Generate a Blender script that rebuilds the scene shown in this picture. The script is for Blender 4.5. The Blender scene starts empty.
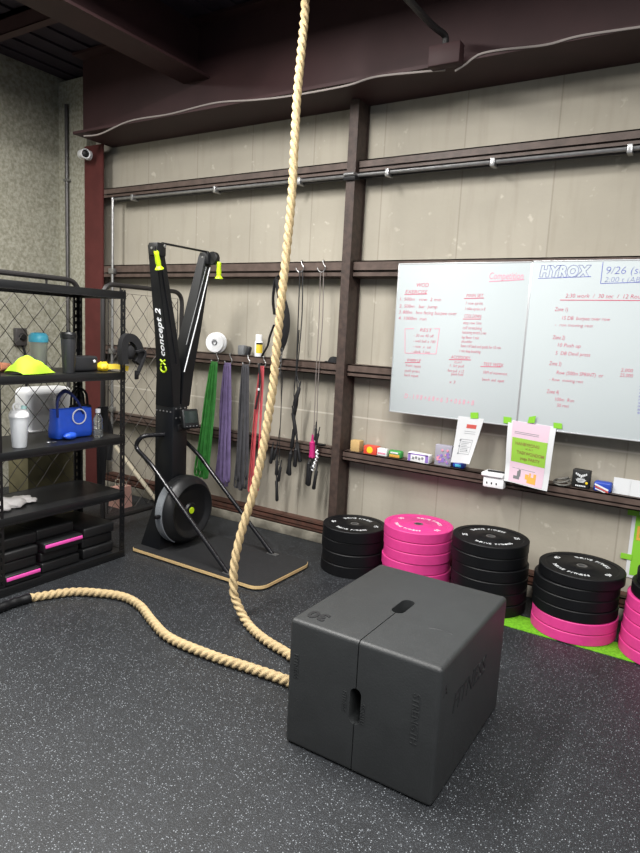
import bpy, bmesh, math, random
from mathutils import Vector as V, Matrix as M
random.seed(7)
PI = math.pi
SC = bpy.context.scene
COL = SC.collection

# ------------------------------------------------------------------ camera (calibrated from the building's straight lines)
F, CX, CY, CAMZ = 635.0, 320.0, 426.5, 1.68
def _rot():
    dz = V((100-CX, 4700-CY, F)).normalized()
    d1 = V((-703-CX, 281-CY, F))
    d1 = (d1 - dz*d1.dot(dz)).normalized()
    X, Z = -d1, -dz
    return M((X, Z.cross(X), Z))
ROT = _rot()
CAM = V((0, 0, CAMZ))
def at(u, v, axis, val):                       # the point of the plane  axis = val  seen at a photo pixel
    r = ROT @ V((u-CX, v-CY, F))
    i = 'xyz'.index(axis)
    return CAM + r*((val-CAM[i])/r[i])
cd = bpy.data.cameras.new('camera'); cam = bpy.data.objects.new('camera', cd); COL.objects.link(cam)
bx_, by_, bz_ = ROT @ V((1, 0, 0)), ROT @ V((0, -1, 0)), ROT @ V((0, 0, -1))
cam.matrix_world = M(((bx_.x, by_.x, bz_.x, 0), (bx_.y, by_.y, bz_.y, 0), (bx_.z, by_.z, bz_.z, CAMZ), (0, 0, 0, 1)))
cd.sensor_fit = 'HORIZONTAL'; cd.sensor_width = 36; cd.lens = F/640*36
cd.clip_start = .05
SC.camera = cam

# ------------------------------------------------------------------ materials
def lin(c):
    return tuple((x/255/12.92 if x/255 <= .04045 else ((x/255+.055)/1.055)**2.4) for x in c) + (1,)
def mat(name, rgb, rough=.5, metal=0, var=.0, scale=8, bump=0, bscale=60, spec=.5, trans=0, rgb2=None, lo=.35, hi=.65, detail=4, alpha=1):
    m = bpy.data.materials.new(name); m.use_nodes = True
    nt = m.node_tree; N = nt.nodes; L = nt.links
    b = N['Principled BSDF']
    b.inputs['Roughness'].default_value = rough; b.inputs['Metallic'].default_value = metal
    b.inputs['Specular IOR Level'].default_value = spec
    b.inputs['Transmission Weight'].default_value = trans
    b.inputs['Alpha'].default_value = alpha
    tc = N.new('ShaderNodeTexCoord')
    nz = N.new('ShaderNodeTexNoise'); nz.inputs['Scale'].default_value = scale; nz.inputs['Detail'].default_value = detail
    L.new(tc.outputs['Object'], nz.inputs['Vector'])
    mp = N.new('ShaderNodeMapRange'); mp.inputs[1].default_value = lo; mp.inputs[2].default_value = hi
    L.new(nz.outputs['Fac'], mp.inputs[0])
    mx = N.new('ShaderNodeMix'); mx.data_type = 'RGBA'
    c = lin(rgb)
    c2 = lin(rgb2) if rgb2 else tuple(x*(1-var) for x in c[:3])+(1,)
    mx.inputs[6].default_value = c; mx.inputs[7].default_value = c2
    L.new(mp.outputs[0], mx.inputs[0]); L.new(mx.outputs[2], b.inputs['Base Color'])
    if bump:
        n2 = N.new('ShaderNodeTexNoise'); n2.inputs['Scale'].default_value = bscale; n2.inputs['Detail'].default_value = 5
        L.new(tc.outputs['Object'], n2.inputs['Vector'])
        bp = N.new('ShaderNodeBump'); bp.inputs['Strength'].default_value = bump; bp.inputs['Distance'].default_value = .01
        L.new(n2.outputs['Fac'], bp.inputs['Height']); L.new(bp.outputs[0], b.inputs['Normal'])
    return m
def math_node(N, L, op, a, b=None, c=None):
    n = N.new('ShaderNodeMath'); n.operation = op
    for i, x in enumerate((a, b, c)):
        if x is None: continue
        if isinstance(x, (int, float)): n.inputs[i].default_value = x
        else: L.new(x, n.inputs[i])
    return n.outputs[0]

def floor_material():
    m = mat('speckled_rubber', (33, 35, 38), .5, 0, .25, 5, .25, 180)
    N, L = m.node_tree.nodes, m.node_tree.links
    b = N['Principled BSDF']; base = b.inputs['Base Color'].links[0].from_socket
    tc = [n for n in N if n.type == 'TEX_COORD'][0]
    cur = base
    for sc, size, keep, col in ((120, .27, .70, (124, 129, 134)), (70, .15, .78, (136, 141, 146)), (230, .33, .58, (74, 79, 84))):
        vo = N.new('ShaderNodeTexVoronoi'); vo.inputs['Scale'].default_value = sc
        L.new(tc.outputs['Object'], vo.inputs['Vector'])
        d = math_node(N, L, 'LESS_THAN', vo.outputs['Distance'], size)
        sx = N.new('ShaderNodeSeparateColor'); L.new(vo.outputs['Color'], sx.inputs[0])
        k = math_node(N, L, 'GREATER_THAN', sx.outputs[0], keep)
        f = math_node(N, L, 'MULTIPLY', d, k)
        mx = N.new('ShaderNodeMix'); mx.data_type = 'RGBA'; mx.inputs[7].default_value = lin(col)
        L.new(cur, mx.inputs[6]); L.new(f, mx.inputs[0]); cur = mx.outputs[2]
    L.new(cur, b.inputs['Base Color'])
    return m

def wall_material():
    m = mat('painted_wall_panel', (172, 166, 153), .85, 0, .10, 2.2, .12, 35, .2)
    N, L = m.node_tree.nodes, m.node_tree.links
    b = N['Principled BSDF']; base = b.inputs['Base Color'].links[0].from_socket
    tc = [n for n in N if n.type == 'TEX_COORD'][0]
    sp = N.new('ShaderNodeSeparateXYZ'); L.new(tc.outputs['Object'], sp.inputs[0])
    def mixin(cur, fac, col):
        mx = N.new('ShaderNodeMix'); mx.data_type = 'RGBA'; mx.inputs[7].default_value = lin(col)
        L.new(cur, mx.inputs[6]); L.new(fac, mx.inputs[0]); return mx.outputs[2]
    # each 0.61 m panel has weathered to its own tone
    u = math_node(N, L, 'DIVIDE', math_node(N, L, 'ADD', sp.outputs[0], 2.875+6.1), .61)
    wn = N.new('ShaderNodeTexWhiteNoise'); wn.noise_dimensions = '1D'
    L.new(math_node(N, L, 'FLOOR', u), wn.inputs[1])
    cur = mixin(base, math_node(N, L, 'MULTIPLY', wn.outputs[0], .22), (150, 143, 126))
    # blotchy water stains, stretched downwards
    mp = N.new('ShaderNodeMapping'); mp.inputs['Scale'].default_value = (9, 1, 1.1); L.new(tc.outputs['Object'], mp.inputs[0])
    nz = N.new('ShaderNodeTexNoise'); nz.inputs['Scale'].default_value = 1.6; nz.inputs['Detail'].default_value = 6; L.new(mp.outputs[0], nz.inputs['Vector'])
    r = N.new('ShaderNodeMapRange'); r.inputs[1].default_value = .52; r.inputs[2].default_value = .8; r.inputs[4].default_value = .32
    L.new(nz.outputs['Fac'], r.inputs[0]); cur = mixin(cur, r.outputs[0], (132, 124, 108))
    # scuffs
    n3 = N.new('ShaderNodeTexNoise'); n3.inputs['Scale'].default_value = 14; n3.inputs['Detail'].default_value = 8; L.new(tc.outputs['Object'], n3.inputs['Vector'])
    r3 = N.new('ShaderNodeMapRange'); r3.inputs[1].default_value = .66; r3.inputs[2].default_value = .74; r3.inputs[4].default_value = .5
    L.new(n3.outputs['Fac'], r3.inputs[0]); cur = mixin(cur, r3.outputs[0], (206, 200, 186))
    # joints
    fr = math_node(N, L, 'FRACT', u)
    j1 = math_node(N, L, 'LESS_THAN', math_node(N, L, 'ABSOLUTE', math_node(N, L, 'SUBTRACT', fr, .5)), .5)
    e = math_node(N, L, 'GREATER_THAN', math_node(N, L, 'ABSOLUTE', math_node(N, L, 'SUBTRACT', fr, .5)), .492)
    cur = mixin(cur, math_node(N, L, 'MULTIPLY', e, .28), (96, 88, 76))
    h = math_node(N, L, 'LESS_THAN', math_node(N, L, 'ABSOLUTE', math_node(N, L, 'SUBTRACT', sp.outputs[2], 1.04)), .006)
    cur = mixin(cur, math_node(N, L, 'MULTIPLY', h, .5), (214, 208, 196))
    L.new(cur, b.inputs['Base Color'])
    return m

MT = dict(
    floor=floor_material(), wall=wall_material(),
    concrete=mat('exposed_aggregate_concrete', (172, 170, 156), .95, 0, 0, 34, .35, 45, .1, rgb2=(140, 138, 122), detail=8),
    kerb=mat('kerb_concrete', (150, 145, 132), .9, 0, 0, 9, .3, 30, .2, rgb2=(108, 104, 94)),
    girt=mat('brown_painted_steel', (92, 77, 70), .5, 0, 0, 14, .1, 60, .4, rgb2=(74, 61, 55), detail=8),
    column=mat('scuffed_brown_steel', (74, 60, 54), .55, 0, 0, 22, .15, 60, .4, rgb2=(56, 46, 42), detail=10),
    red=mat('red_oxide_steel', (88, 42, 40), .6, 0, .18, 8, .05, 40, .3),
    maroon=mat('maroon_steel', (62, 41, 42), .6, 0, .2, 3, .05, 40, .3),
    deck=mat('dark_roof_deck', (60, 53, 62), .8, 0, .2, 4, 0, 40, .2),
    base_girt=mat('worn_red_steel', (96, 64, 54), .6, 0, 0, 16, .2, 50, .3, rgb2=(74, 54, 46), detail=8),
    galv=mat('galvanised_steel', (160, 160, 160), .35, .8, .2, 30),
    grey_pipe=mat('grey_conduit', (92, 90, 90), .4, .5, .2, 20),
    cable=mat('grey_cable', (150, 142, 138), .6),
    black_cable=mat('black_cable', (24, 24, 26), .5),
    black_metal=mat('black_powder_coat', (17, 18, 20), .38, .0, .15, 30),
    shelf=mat('black_shelf_board', (20, 21, 23), .42, 0, .2, 12),
    ski=mat('black_machine_metal', (10, 12, 16), .4, .0, .1, 12),
    tube=mat('black_gloss_tube', (28, 28, 31), .22, .2),
    plastic=mat('black_plastic', (16, 17, 19), .42, 0, .15, 30),
    matt=mat('black_platform_top', (36, 37, 39), .6, 0, .3, 40, .2, 200),
    ply=mat('light_plywood_edge', (216, 186, 134), .5, 0, .15, 30),
    mesh=mat('grey_perforated_screen', (160, 166, 172), .45, .4, .3, 200),
    lime=mat('lime_green_plastic', (180, 212, 24), .4),
    white=mat('white_print', (225, 228, 230), .5),
    screen=mat('grey_display', (40, 48, 46), .2),
    fence=mat('dark_fence_steel', (44, 42, 42), .5, .2),
    wire=mat('dark_fence_wire', (66, 62, 58), .55, .3),
    rope=mat('manila_rope', (192, 170, 130), .8, 0, .2, 40, .5, 220, .2),
    foam=mat('black_soft_shell', (45, 47, 48), .5, 0, .12, 14, .10, 140, .55),
    foam_dark=mat('black_embossed', (30, 31, 33), .5),
    rub=mat('black_rubber', (10, 11, 14), .48, 0, .15, 20, .05, 200, .3),
    pink=mat('pink_rubber', (212, 62, 136), .48, 0, .08, 20, .05, 200, .35),
    pad=mat('black_foam_pad', (18, 19, 21), .5, 0, .2, 15),
    pinkedge=mat('pink_trim', (232, 84, 176), .5),
    turf=mat('green_turf', (112, 178, 42), .9, 0, .35, 90, .6, 250, .1),
    board=mat('whiteboard_enamel', (190, 198, 200), .6, 0, .03, 1.2, spec=.1),
    boardframe=mat('board_frame', (196, 198, 200), .35, .4),
    redink=mat('red_marker', (206, 88, 116), .7), pinkink=mat('faded_pink_marker', (226, 156, 176), .7), blueink=mat('blue_marker', (108, 116, 190), .7),
    greyink=mat('grey_print', (130, 134, 138), .7), paper=mat('white_paper', (206, 208, 210), .8, 0, .03, 6),
    tape=mat('green_tape', (128, 194, 48), .6), redprint=mat('red_print', (190, 80, 72), .7),
    pinkpaper=mat('pale_pink_paper', (208, 182, 196), .8), greenpaper=mat('green_print', (138, 184, 58), .7, 0, .05, 20),
    brownink=mat('brown_print', (134, 108, 58), .7), orange=mat('orange_print', (220, 160, 70), .7),
    band_green=mat('green_latex', (66, 152, 66), .55, 0, .3, 20), band_purple=mat('purple_latex', (112, 96, 138), .55, 0, .3, 20),
    band_grey=mat('grey_latex', (72, 72, 76), .55, 0, .3, 20), band_red=mat('red_latex', (200, 78, 86), .55, 0, .2, 20),
    blackcloth=mat('black_fabric', (22, 22, 25), .85, 0, .2, 60, .2, 300),
    blackrope=mat('black_cord', (26, 26, 28), .6), greycord=mat('grey_cord', (120, 112, 108), .5),
    magenta=mat('magenta_grip', (184, 40, 112), .4), whiteplastic=mat('white_plastic', (240, 241, 243), .35),
    yellow=mat('yellow_plastic', (236, 200, 40), .5), label_y=mat('yellow_label', (226, 196, 60), .5),
    greyplastic=mat('grey_plastic', (110, 112, 114), .5), grey_cloth=mat('grey_cloth', (120, 118, 112), .9, 0, .3, 40),
    blue=mat('blue_leather', (40, 92, 220), .45, 0, .1, 20), navy=mat('navy_handle', (24, 40, 104), .5),
    cyan=mat('cyan_plastic', (92, 206, 242), .35), frost=mat('frosted_plastic', (214, 218, 208), .35, trans=.5, var=.05),
    milky=mat('milky_plastic', (232, 236, 240), .3, trans=.25),
    clear=mat('clear_plastic', (240, 245, 245), .06, trans=.95), water=mat('paper_label', (208, 216, 222), .5),
    mint=mat('mint_plastic', (182, 224, 222), .4), salmon=mat('salmon_towel', (226, 150, 118), .95, 0, .25, 40, .5, 200),
    limecloth=mat('lime_fabric', (176, 222, 50), .8, 0, .1, 20), whitecloth=mat('white_cloth', (236, 232, 230), .9, 0, .06, 20),
    dark=mat('charcoal_plastic', (40, 41, 44), .4), card=mat('tan_cardboard', (196, 164, 110), .8, 0, .1, 20),
    olive=mat('olive_crate', (104, 98, 70), .8, 0, .2, 12), pinkbox=mat('pale_pink_card', (206, 160, 148), .8), stick=mat('pale_wood', (196, 186, 164), .7), violet=mat('violet_print', (142, 116, 190), .5),
    pinkprint=mat('pink_print', (222, 150, 170), .5), redbox=mat('red_card', (214, 74, 54), .5), silver=mat('silver_foil', (170, 168, 182), .35, .2),
    bluepack=mat('blue_packet', (38, 70, 170), .4), blackbox=mat('black_card', (28, 28, 28), .5), greenpack=mat('green_packet', (60, 150, 70), .5),
)

# ------------------------------------------------------------------ mesh helpers
def NB(): return bmesh.new()
def merge(dst, src, mtx=None):
    if mtx is not None: src.transform(mtx)
    me = bpy.data.meshes.new('tmp'); src.to_mesh(me); dst.from_mesh(me); bpy.data.meshes.remove(me); src.free()
    return dst
def box(bm, lo, hi, bev=0, seg=2, rot=None, pivot=None):
    t = NB(); bmesh.ops.create_cube(t, size=1)
    lo, hi = V(lo), V(hi); s = hi-lo
    t.transform(M.Translation((lo+hi)/2) @ M.Diagonal((s.x, s.y, s.z, 1)))
    if bev: bmesh.ops.bevel(t, geom=t.edges[:], offset=bev, segments=seg, profile=.5, affect='EDGES')
    if rot is not None:
        p = V(pivot) if pivot is not None else (lo+hi)/2
        t.transform(M.Translation(p) @ rot @ M.Translation(-p))
    return merge(bm, t)
def RZ(a): return M.Rotation(a, 4, 'Z')
def RX(a): return M.Rotation(a, 4, 'X')
def RY(a): return M.Rotation(a, 4, 'Y')
def spline(pts, step=.02, closed=False):
    pts = [V(p) for p in pts]; n = len(pts); out = []
    rng = range(n if closed else n-1)
    for i in rng:
        if closed: p0, p1, p2, p3 = pts[(i-1) % n], pts[i], pts[(i+1) % n], pts[(i+2) % n]
        else:
            p1, p2 = pts[i], pts[i+1]
            p0 = pts[i-1] if i else p1*2-p2
            p3 = pts[i+2] if i+2 < n else p2*2-p1
        k = max(2, int((p2-p1).length/step))
        for j in range(k):
            t = j/k; t2, t3 = t*t, t*t*t
            out.append(.5*((2*p1)+(p2-p0)*t+(2*p0-5*p1+4*p2-p3)*t2+(3*p1-p0-3*p2+p3)*t3))
    if not closed: out.append(pts[-1])
    return out
def rounded(pts, r, k=5):                       # polyline with its corners rounded
    pts = [V(p) for p in pts]; out = [pts[0]]
    for a, b, c in zip(pts, pts[1:], pts[2:]):
        d1, d2 = (a-b), (c-b); q = min(r, d1.length*.49, d2.length*.49)
        s, e = b+d1.normalized()*q, b+d2.normalized()*q
        for j in range(k+1):
            t = j/k; out.append(s*(1-t)**2+b*2*t*(1-t)+e*t*t)
    return out+[pts[-1]]
def sweep(bm, pts, sec, up=None, closed=False, caps=True, twist=None, scale=None):
    pts = [V(p) for p in pts]; n = len(pts); rings = []; nrm = None
    for i in range(n):
        if closed: t = pts[(i+1) % n]-pts[i-1]
        else: t = pts[min(i+1, n-1)]-pts[max(i-1, 0)]
        t.normalize()
        if nrm is None:
            ref = V(up) if up is not None else (V((0, 0, 1)) if abs(t.z) < .9 else V((1, 0, 0)))
            nrm = (ref-t*ref.dot(t)).normalized()
        else:
            ref = V(up) if up is not None else nrm
            q = ref-t*ref.dot(t)
            nrm = q.normalized() if q.length > 1e-4 else nrm
        b = t.cross(nrm)
        s = sec(i) if callable(sec) else sec
        k = scale(i/(n-1)) if scale else 1
        rings.append([bm.verts.new(pts[i]+(nrm*y+b*x)*k) for x, y in s])
    m = len(rings[0])
    for i in range(n if closed else n-1):
        A, B = rings[i], rings[(i+1) % n]
        for j in range(m): bm.faces.new((A[j], A[(j+1) % m], B[(j+1) % m], B[j]))
    if caps and not closed:
        bm.faces.new(rings[0][::-1]); bm.faces.new(rings[-1])
    return bm
def circ(r, n=8): return [(r*math.cos(2*PI*i/n), r*math.sin(2*PI*i/n)) for i in range(n)]
def tube(bm, pts, r, n=8, closed=False, scale=None): return sweep(bm, pts, circ(r, n), None, closed, True, None, scale)
def rect(w, h): return [(-w/2, -h/2), (w/2, -h/2), (w/2, h/2), (-w/2, h/2)]
def lathe(bm, prof, n=32, mtx=None):
    t = NB(); rings = []
    for r, z in prof:
        rings.append([t.verts.new((r*math.cos(2*PI*i/n), r*math.sin(2*PI*i/n), z)) for i in range(n)] if r > 1e-6 else [t.verts.new((0, 0, z))])
    for A, B in zip(rings, rings[1:]):
        for i in range(n):
            j = (i+1) % n
            if len(A) == 1 and len(B) == 1: continue
            if len(A) == 1: t.faces.new((A[0], B[j], B[i]))
            elif len(B) == 1: t.faces.new((A[i], A[j], B[0]))
            else: t.faces.new((A[i], A[j], B[j], B[i]))
    bmesh.ops.recalc_face_normals(t, faces=t.faces[:])
    return merge(bm, t, mtx)
def axis_m(p, d):                                # a lathe standing at p along direction d
    return M.Translation(V(p)) @ V((0, 0, 1)).rotation_difference(V(d)).to_matrix().to_4x4()
def cyl(bm, a, b, r, n=12, r2=None):
    a, b = V(a), V(b); h = (b-a).length
    return lathe(bm, [(0, 0), (r, 0), (r if r2 is None else r2, h), (0, h)], n, axis_m(a, b-a))
def hexa(bm, bot, top):                          # eight corners: bottom loop, top loop
    v = [bm.verts.new(p) for p in bot]+[bm.verts.new(p) for p in top]
    n = len(bot)
    bm.faces.new(v[:n][::-1]); bm.faces.new(v[n:])
    for i in range(n): bm.faces.new((v[i], v[(i+1) % n], v[n+(i+1) % n], v[n+i]))
    return bm
def blob(bm, c, s, noise=.15, sub=3, seed=0, flat=None):
    t = NB(); bmesh.ops.create_icosphere(t, subdivisions=sub, radius=1)
    rnd = random.Random(seed); ph = [rnd.uniform(0, 6) for _ in range(9)]
    for v in t.verts:
        p = v.co.copy()
        k = 1+noise*(math.sin(3.1*p.x+ph[0])*math.sin(2.7*p.y+ph[1])+.6*math.sin(6.3*p.x+ph[2]+2*p.z)*math.sin(5.7*p.y+ph[3])+.5*math.sin(9*p.y+ph[4]+4*p.x))
        v.co = V((p.x*s[0]*k, p.y*s[1]*k, p.z*s[2]*k))
        if flat is not None and v.co.z < flat: v.co.z = flat
    return merge(bm, t, M.Translation(V(c)))
def sheet(bm, grid, thick):                      # a curved sheet with real thickness from a grid of points
    R, Cn = len(grid), len(grid[0])
    g = [[V(p) for p in row] for row in grid]
    top, bot = [], []
    for i in range(R):
        ta, ba = [], []
        for j in range(Cn):
            du = g[i][min(j+1, Cn-1)]-g[i][max(j-1, 0)]; dv = g[min(i+1, R-1)][j]-g[max(i-1, 0)][j]
            n = du.cross(dv).normalized()*thick/2
            ta.append(bm.verts.new(g[i][j]+n)); ba.append(bm.verts.new(g[i][j]-n))
        top.append(ta); bot.append(ba)
    for i in range(R-1):
        for j in range(Cn-1):
            bm.faces.new((top[i][j], top[i][j+1], top[i+1][j+1], top[i+1][j]))
            bm.faces.new((bot[i][j], bot[i+1][j], bot[i+1][j+1], bot[i][j+1]))
    for i in range(R-1):
        bm.faces.new((top[i][0], top[i+1][0], bot[i+1][0], bot[i][0])); bm.faces.new((top[i][-1], bot[i][-1], bot[i+1][-1], top[i+1][-1]))
    for j in range(Cn-1):
        bm.faces.new((top[0][j], bot[0][j], bot[0][j+1], top[0][j+1])); bm.faces.new((top[-1][j], top[-1][j+1], bot[-1][j+1], bot[-1][j]))
    return bm
def text(bm, s, mtx, size=1, thick=.0006, shear=0, space=1, off=0, align='LEFT', width=None):
    c = bpy.data.curves.new('t', 'FONT'); c.body = s; c.size = size; c.extrude = thick/2; c.shear = shear
    c.space_character = space; c.offset = off; c.align_x = align; c.resolution_u = 3
    o = bpy.data.objects.new('t', c); COL.objects.link(o)
    dg = bpy.context.evaluated_depsgraph_get()
    me = bpy.data.meshes.new_from_object(o.evaluated_get(dg))
    t = NB(); t.from_mesh(me)
    if width:
        xs = [v.co.x for v in t.verts]
        if xs: t.transform(M.Diagonal((width/(max(xs)-min(xs)), 1, 1, 1)))
    bpy.data.objects.remove(o); bpy.data.curves.remove(c); bpy.data.meshes.remove(me)
    return merge(bm, t, mtx)
def arc_text(bm, s, rad, mid, step, size, z, flip=False):   # letters set around a circle
    n = len(s)
    for i, ch in enumerate(s):
        if ch == ' ': continue
        a = mid-(i-(n-1)/2)*step if not flip else mid+(i-(n-1)/2)*step
        rot = a-PI/2 if not flip else a+PI/2
        text(bm, ch, M.Translation((rad*math.cos(a), rad*math.sin(a), z)) @ RZ(rot), size, .001, align='CENTER')

def wmat(o):
    m = M.Identity(4)
    while o is not None: m = o.matrix_basis @ m; o = o.parent
    return m
def obj(name, bm, m, parent=None, loc=None, angle=35):
    """links one mesh object; vertices are given in world coordinates"""
    if parent is not None: bm.transform(wmat(parent).inverted())
    elif loc is not None: bm.transform(M.Translation(-V(loc)))
    bmesh.ops.recalc_face_normals(bm, faces=bm.faces[:])
    me = bpy.data.meshes.new(name); bm.to_mesh(me); bm.free()
    for q in (m if isinstance(m, (list, tuple)) else [m]): me.materials.append(MT[q])
    me.polygons.foreach_set('use_smooth', [True]*len(me.polygons)); me.set_sharp_from_angle(angle=math.radians(angle))
    o = bpy.data.objects.new(name, me); COL.objects.link(o)
    if parent is not None: o.parent = parent
    elif loc is not None: o.location = loc
    return o
def tag(o, label, cat, group=None, kind=None):
    o['label'] = label; o['category'] = cat
    if group: o['group'] = group
    if kind: o['kind'] = kind
    return o
def thing(name, label, cat, loc, group=None):
    o = bpy.data.objects.new(name, None); o.empty_display_size = .1; COL.objects.link(o); o.location = loc
    return tag(o, label, cat, group)
def struct(name, bm, m, label, cat, loc=None):
    o = obj(name, bm, m, None, loc); return tag(o, label, cat, kind='structure')
def copy_tree(o, parent=None):
    c = o.copy(); COL.objects.link(c)
    if parent is not None: c.parent = parent
    for ch in list(o.children): copy_tree(ch, c)
    return c

# ------------------------------------------------------------------ the building
WY = 4.32       # inner face of the back wall
WX = -5.87      # inner face of the left wall
b = NB(); box(b, (-8.5, -4.5, -.12), (4.5, 5.2, 0)); struct('floor', b, 'floor', 'black rubber gym floor with pale grey speckles', 'floor')
b = NB(); box(b, (WX-.2, WY, 0), (4.5, WY+.15, 4.15)); struct('wall_back', b, 'wall', 'beige painted panel wall behind the whiteboard', 'wall')
b = NB(); box(b, (WX-.2, -4.5, 0), (WX, WY, 4.03)); struct('wall_left', b, 'concrete', 'rough grey concrete wall behind the black rack', 'wall')
b = NB(); box(b, (WX, 4.21, 0), (-5.447, WY, 3.98)); struct('trim_1', b, 'concrete', 'narrow concrete return between the left wall and the red column', 'wall')
b = NB()
box(b, (WX-.2, -4.5, 4.03), (4.5, 5.2, 4.12))
for i in range(44):                                                     # ribs of the roof deck
    x = WX+.1+i*.235; box(b, (x, -4.5, 4.012), (x+.10, WY, 4.035))
struct('ceiling', b, 'deck', 'dark ribbed roof deck above the steel beams', 'ceiling')
# columns
b = NB()
box(b, (-5.445, 4.185, 0), (-5.18, 4.20, 3.33)); box(b, (-5.445, 4.305, 0), (-5.34, WY, 3.33)); box(b, (-5.385, 4.20, 0), (-5.37, 4.305, 3.33))
struct('trim_2', b, 'red', 'dark red steel column in the corner beside the concrete wall', 'column')
b = NB()
box(b, (-2.472, 4.15, 0), (-2.400, 4.165, 3.33)); box(b, (-2.472, 4.305, 0), (-2.400, WY, 3.33)); box(b, (-2.465, 4.165, 0), (-2.407, 4.305, 3.33))
struct('trim_3', b, 'column', 'brown steel column on the back wall left of the whiteboard', 'column')
# girts: lipped channels along the back wall, cut where the column stands
def girt(n, z0, z1, m, label, lip=.022, y0=4.2):
    b = NB()
    for x0, x1 in ((-5.18, -2.472), (-2.400, 4.5)):
        box(b, (x0, y0, z1-.008), (x1, WY, z1)); box(b, (x0, y0, z0), (x1, WY, z0+.008))
        box(b, (x0, y0, z1-.56*(z1-z0)), (x1, y0+.008, z1)); box(b, (x0, y0, z0), (x1, y0+.008, z0+.30*(z1-z0)))
        box(b, (x0, y0+.03, z0), (x1, y0+.04, z1))
    return struct(n, b, m, label, 'wall rail')
girt('trim_4', 2.835, 2.925, 'girt', 'topmost brown steel wall rail, with the conduit running under it')
girt('trim_5', 2.095, 2.215, 'girt', 'second brown steel wall rail from the top, behind the whiteboard top', .034)
girt('trim_6', 1.357, 1.452, 'girt', 'third brown steel wall rail, holding the white disc and spray bottle', .03)
girt('trim_7', .708, .785, 'girt', 'fourth brown steel wall rail, holding the small packets under the whiteboard', .028)
girt('trim_8', .082, .15, 'base_girt', 'lowest worn reddish steel wall rail on the concrete kerb', .05)
b = NB(); box(b, (-5.18, 4.195, 0), (4.5, WY, .08), .006); struct('baseboard_back', b, 'kerb', 'low concrete kerb at the foot of the back wall', 'kerb')
# eave beam (I section) along the back wall
EX = at(83, 110, 'y', 3.98).x
b = NB()
box(b, (EX, 3.87, 3.33), (4.5, WY, 3.352)); box(b, (EX, 3.87, 3.99), (4.5, 4.12, 4.013)); box(b, (EX, 3.98, 3.352), (4.5, 4.0, 3.99))
struct('trim_9', b, 'maroon', 'maroon steel beam running along the top of the back wall', 'beam')
# beams from the back wall towards the viewer
b = NB()
box(b, (-3.94, -4.5, 3.60), (-3.66, 3.98, 3.62)); box(b, (-3.81, -4.5, 3.62), (-3.79, 3.98, 4.013))
struct('trim_10', b, 'maroon', 'wide maroon steel ceiling beam at upper left, running towards the viewer', 'beam')
b = NB()
for y in (3.15, .85, -.3):
    box(b, (WX, y, 3.86), (4.5, y+.012, 4.013)); box(b, (WX, y, 3.86), (4.5, y+.07, 3.87)); box(b, (WX, y, 3.97), (4.5, y+.07, 4.013))
struct('trim_11', b, 'maroon', 'dark steel purlins under the roof deck', 'purlin')
# wiring
PXL = at(67, 200, 'y', 4.185).x
t = thing('conduit', 'grey metal conduit with a clamp standing in the corner of the concrete wall', 'conduit', (PXL, 4.185, 0))
b = NB(); tube(b, [(PXL, 4.185, 0.0), (PXL, 4.185, 3.75)], .018, 10); obj('pipe', b, 'grey_pipe', t)
for z in (1.9, 3.03):
    b = NB(); box(b, (PXL-.035, 4.165, z), (PXL+.035, 4.212, z+.022), .004); obj('clamp', b, 'galv', t)
t = thing('conduit', 'thin metal conduit with junction boxes running down beside the red column', 'conduit', (-5.03, 4.17, .3))
b = NB(); tube(b, [(-5.03, 4.178, .3), (-5.03, 4.178, 2.83)], .014, 10); obj('pipe', b, 'galv', t)
for z in (.80, 1.37, 2.13):
    b = NB(); box(b, (-5.065, 4.155, z), (-4.995, 4.2, z+.05), .006); obj('junction_box', b, 'galv', t)
t = thing('conduit', 'long metal conduit clamped under the topmost wall rail', 'conduit', (-5.0, 4.18, 2.81))
b = NB(); tube(b, [(-5.0, 4.18, 2.815), (-2.48, 4.18, 2.815), (-2.47, 4.125, 2.815), (-2.40, 4.125, 2.815), (-2.39, 4.18, 2.815), (3.5, 4.18, 2.815)], .013, 10); obj('pipe', b, 'galv', t)
b = NB(); tube(b, [(-5.0, 4.215, 2.812), (-2.48, 4.215, 2.812), (-2.475, 4.14, 2.79), (-2.40, 4.14, 2.79), (-2.39, 4.215, 2.812), (3.5, 4.215, 2.812)], .019, 8); obj('cable', b, 'black_cable', t)
for x in (-4.75, -3.75, -2.9, -2.15, -1.4, -.6):
    b = NB(); box(b, (x-.015, 4.155, 2.785), (x+.015, 4.235, 2.837), .004); obj('clamp', b, 'galv', t)
pts = [at(u, v, 'y', 3.8655) for u, v in ((84, 136), (100, 134), (130, 121), (170, 114), (215, 103), (255, 100), (290, 96), (345, 86), (375, 77), (420, 72), (445, 70))]
b = NB(); tube(b, spline(pts, .03), .0065, 6); tag(obj('cable', b, 'cable', None, pts[0]), 'pale grey cable drooping along the maroon beam left of the junction box', 'cable')
pts = [at(u, v, 'y', 3.8655) for u, v in ((455, 71), (466, 64), (478, 55), (500, 50), (545, 45), (580, 36), (640, 27), (700, 18))]
b = NB(); tube(b, spline(pts, .03), .0065, 6); tag(obj('cable', b, 'cable', None, pts[0]), 'pale grey cable along the maroon beam right of the junction box', 'cable')
t = thing('junction_box', 'dark junction box on the maroon beam with a bent conduit rising from it', 'junction box', (-1.64, 3.87, 3.30))
b = NB(); box(b, (-1.73, 3.79, 3.30), (-1.53, 3.868, 3.42), .008); obj('housing', b, 'maroon', t)
b = NB(); tube(b, rounded([(-1.64, 3.83, 3.41), (-1.64, 3.83, 3.475), (-1.68, 3.70, 3.49), (-1.70, 1.6, 3.49)], .07, 6), .02, 10); obj('bent_pipe', b, 'fence', t)
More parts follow.
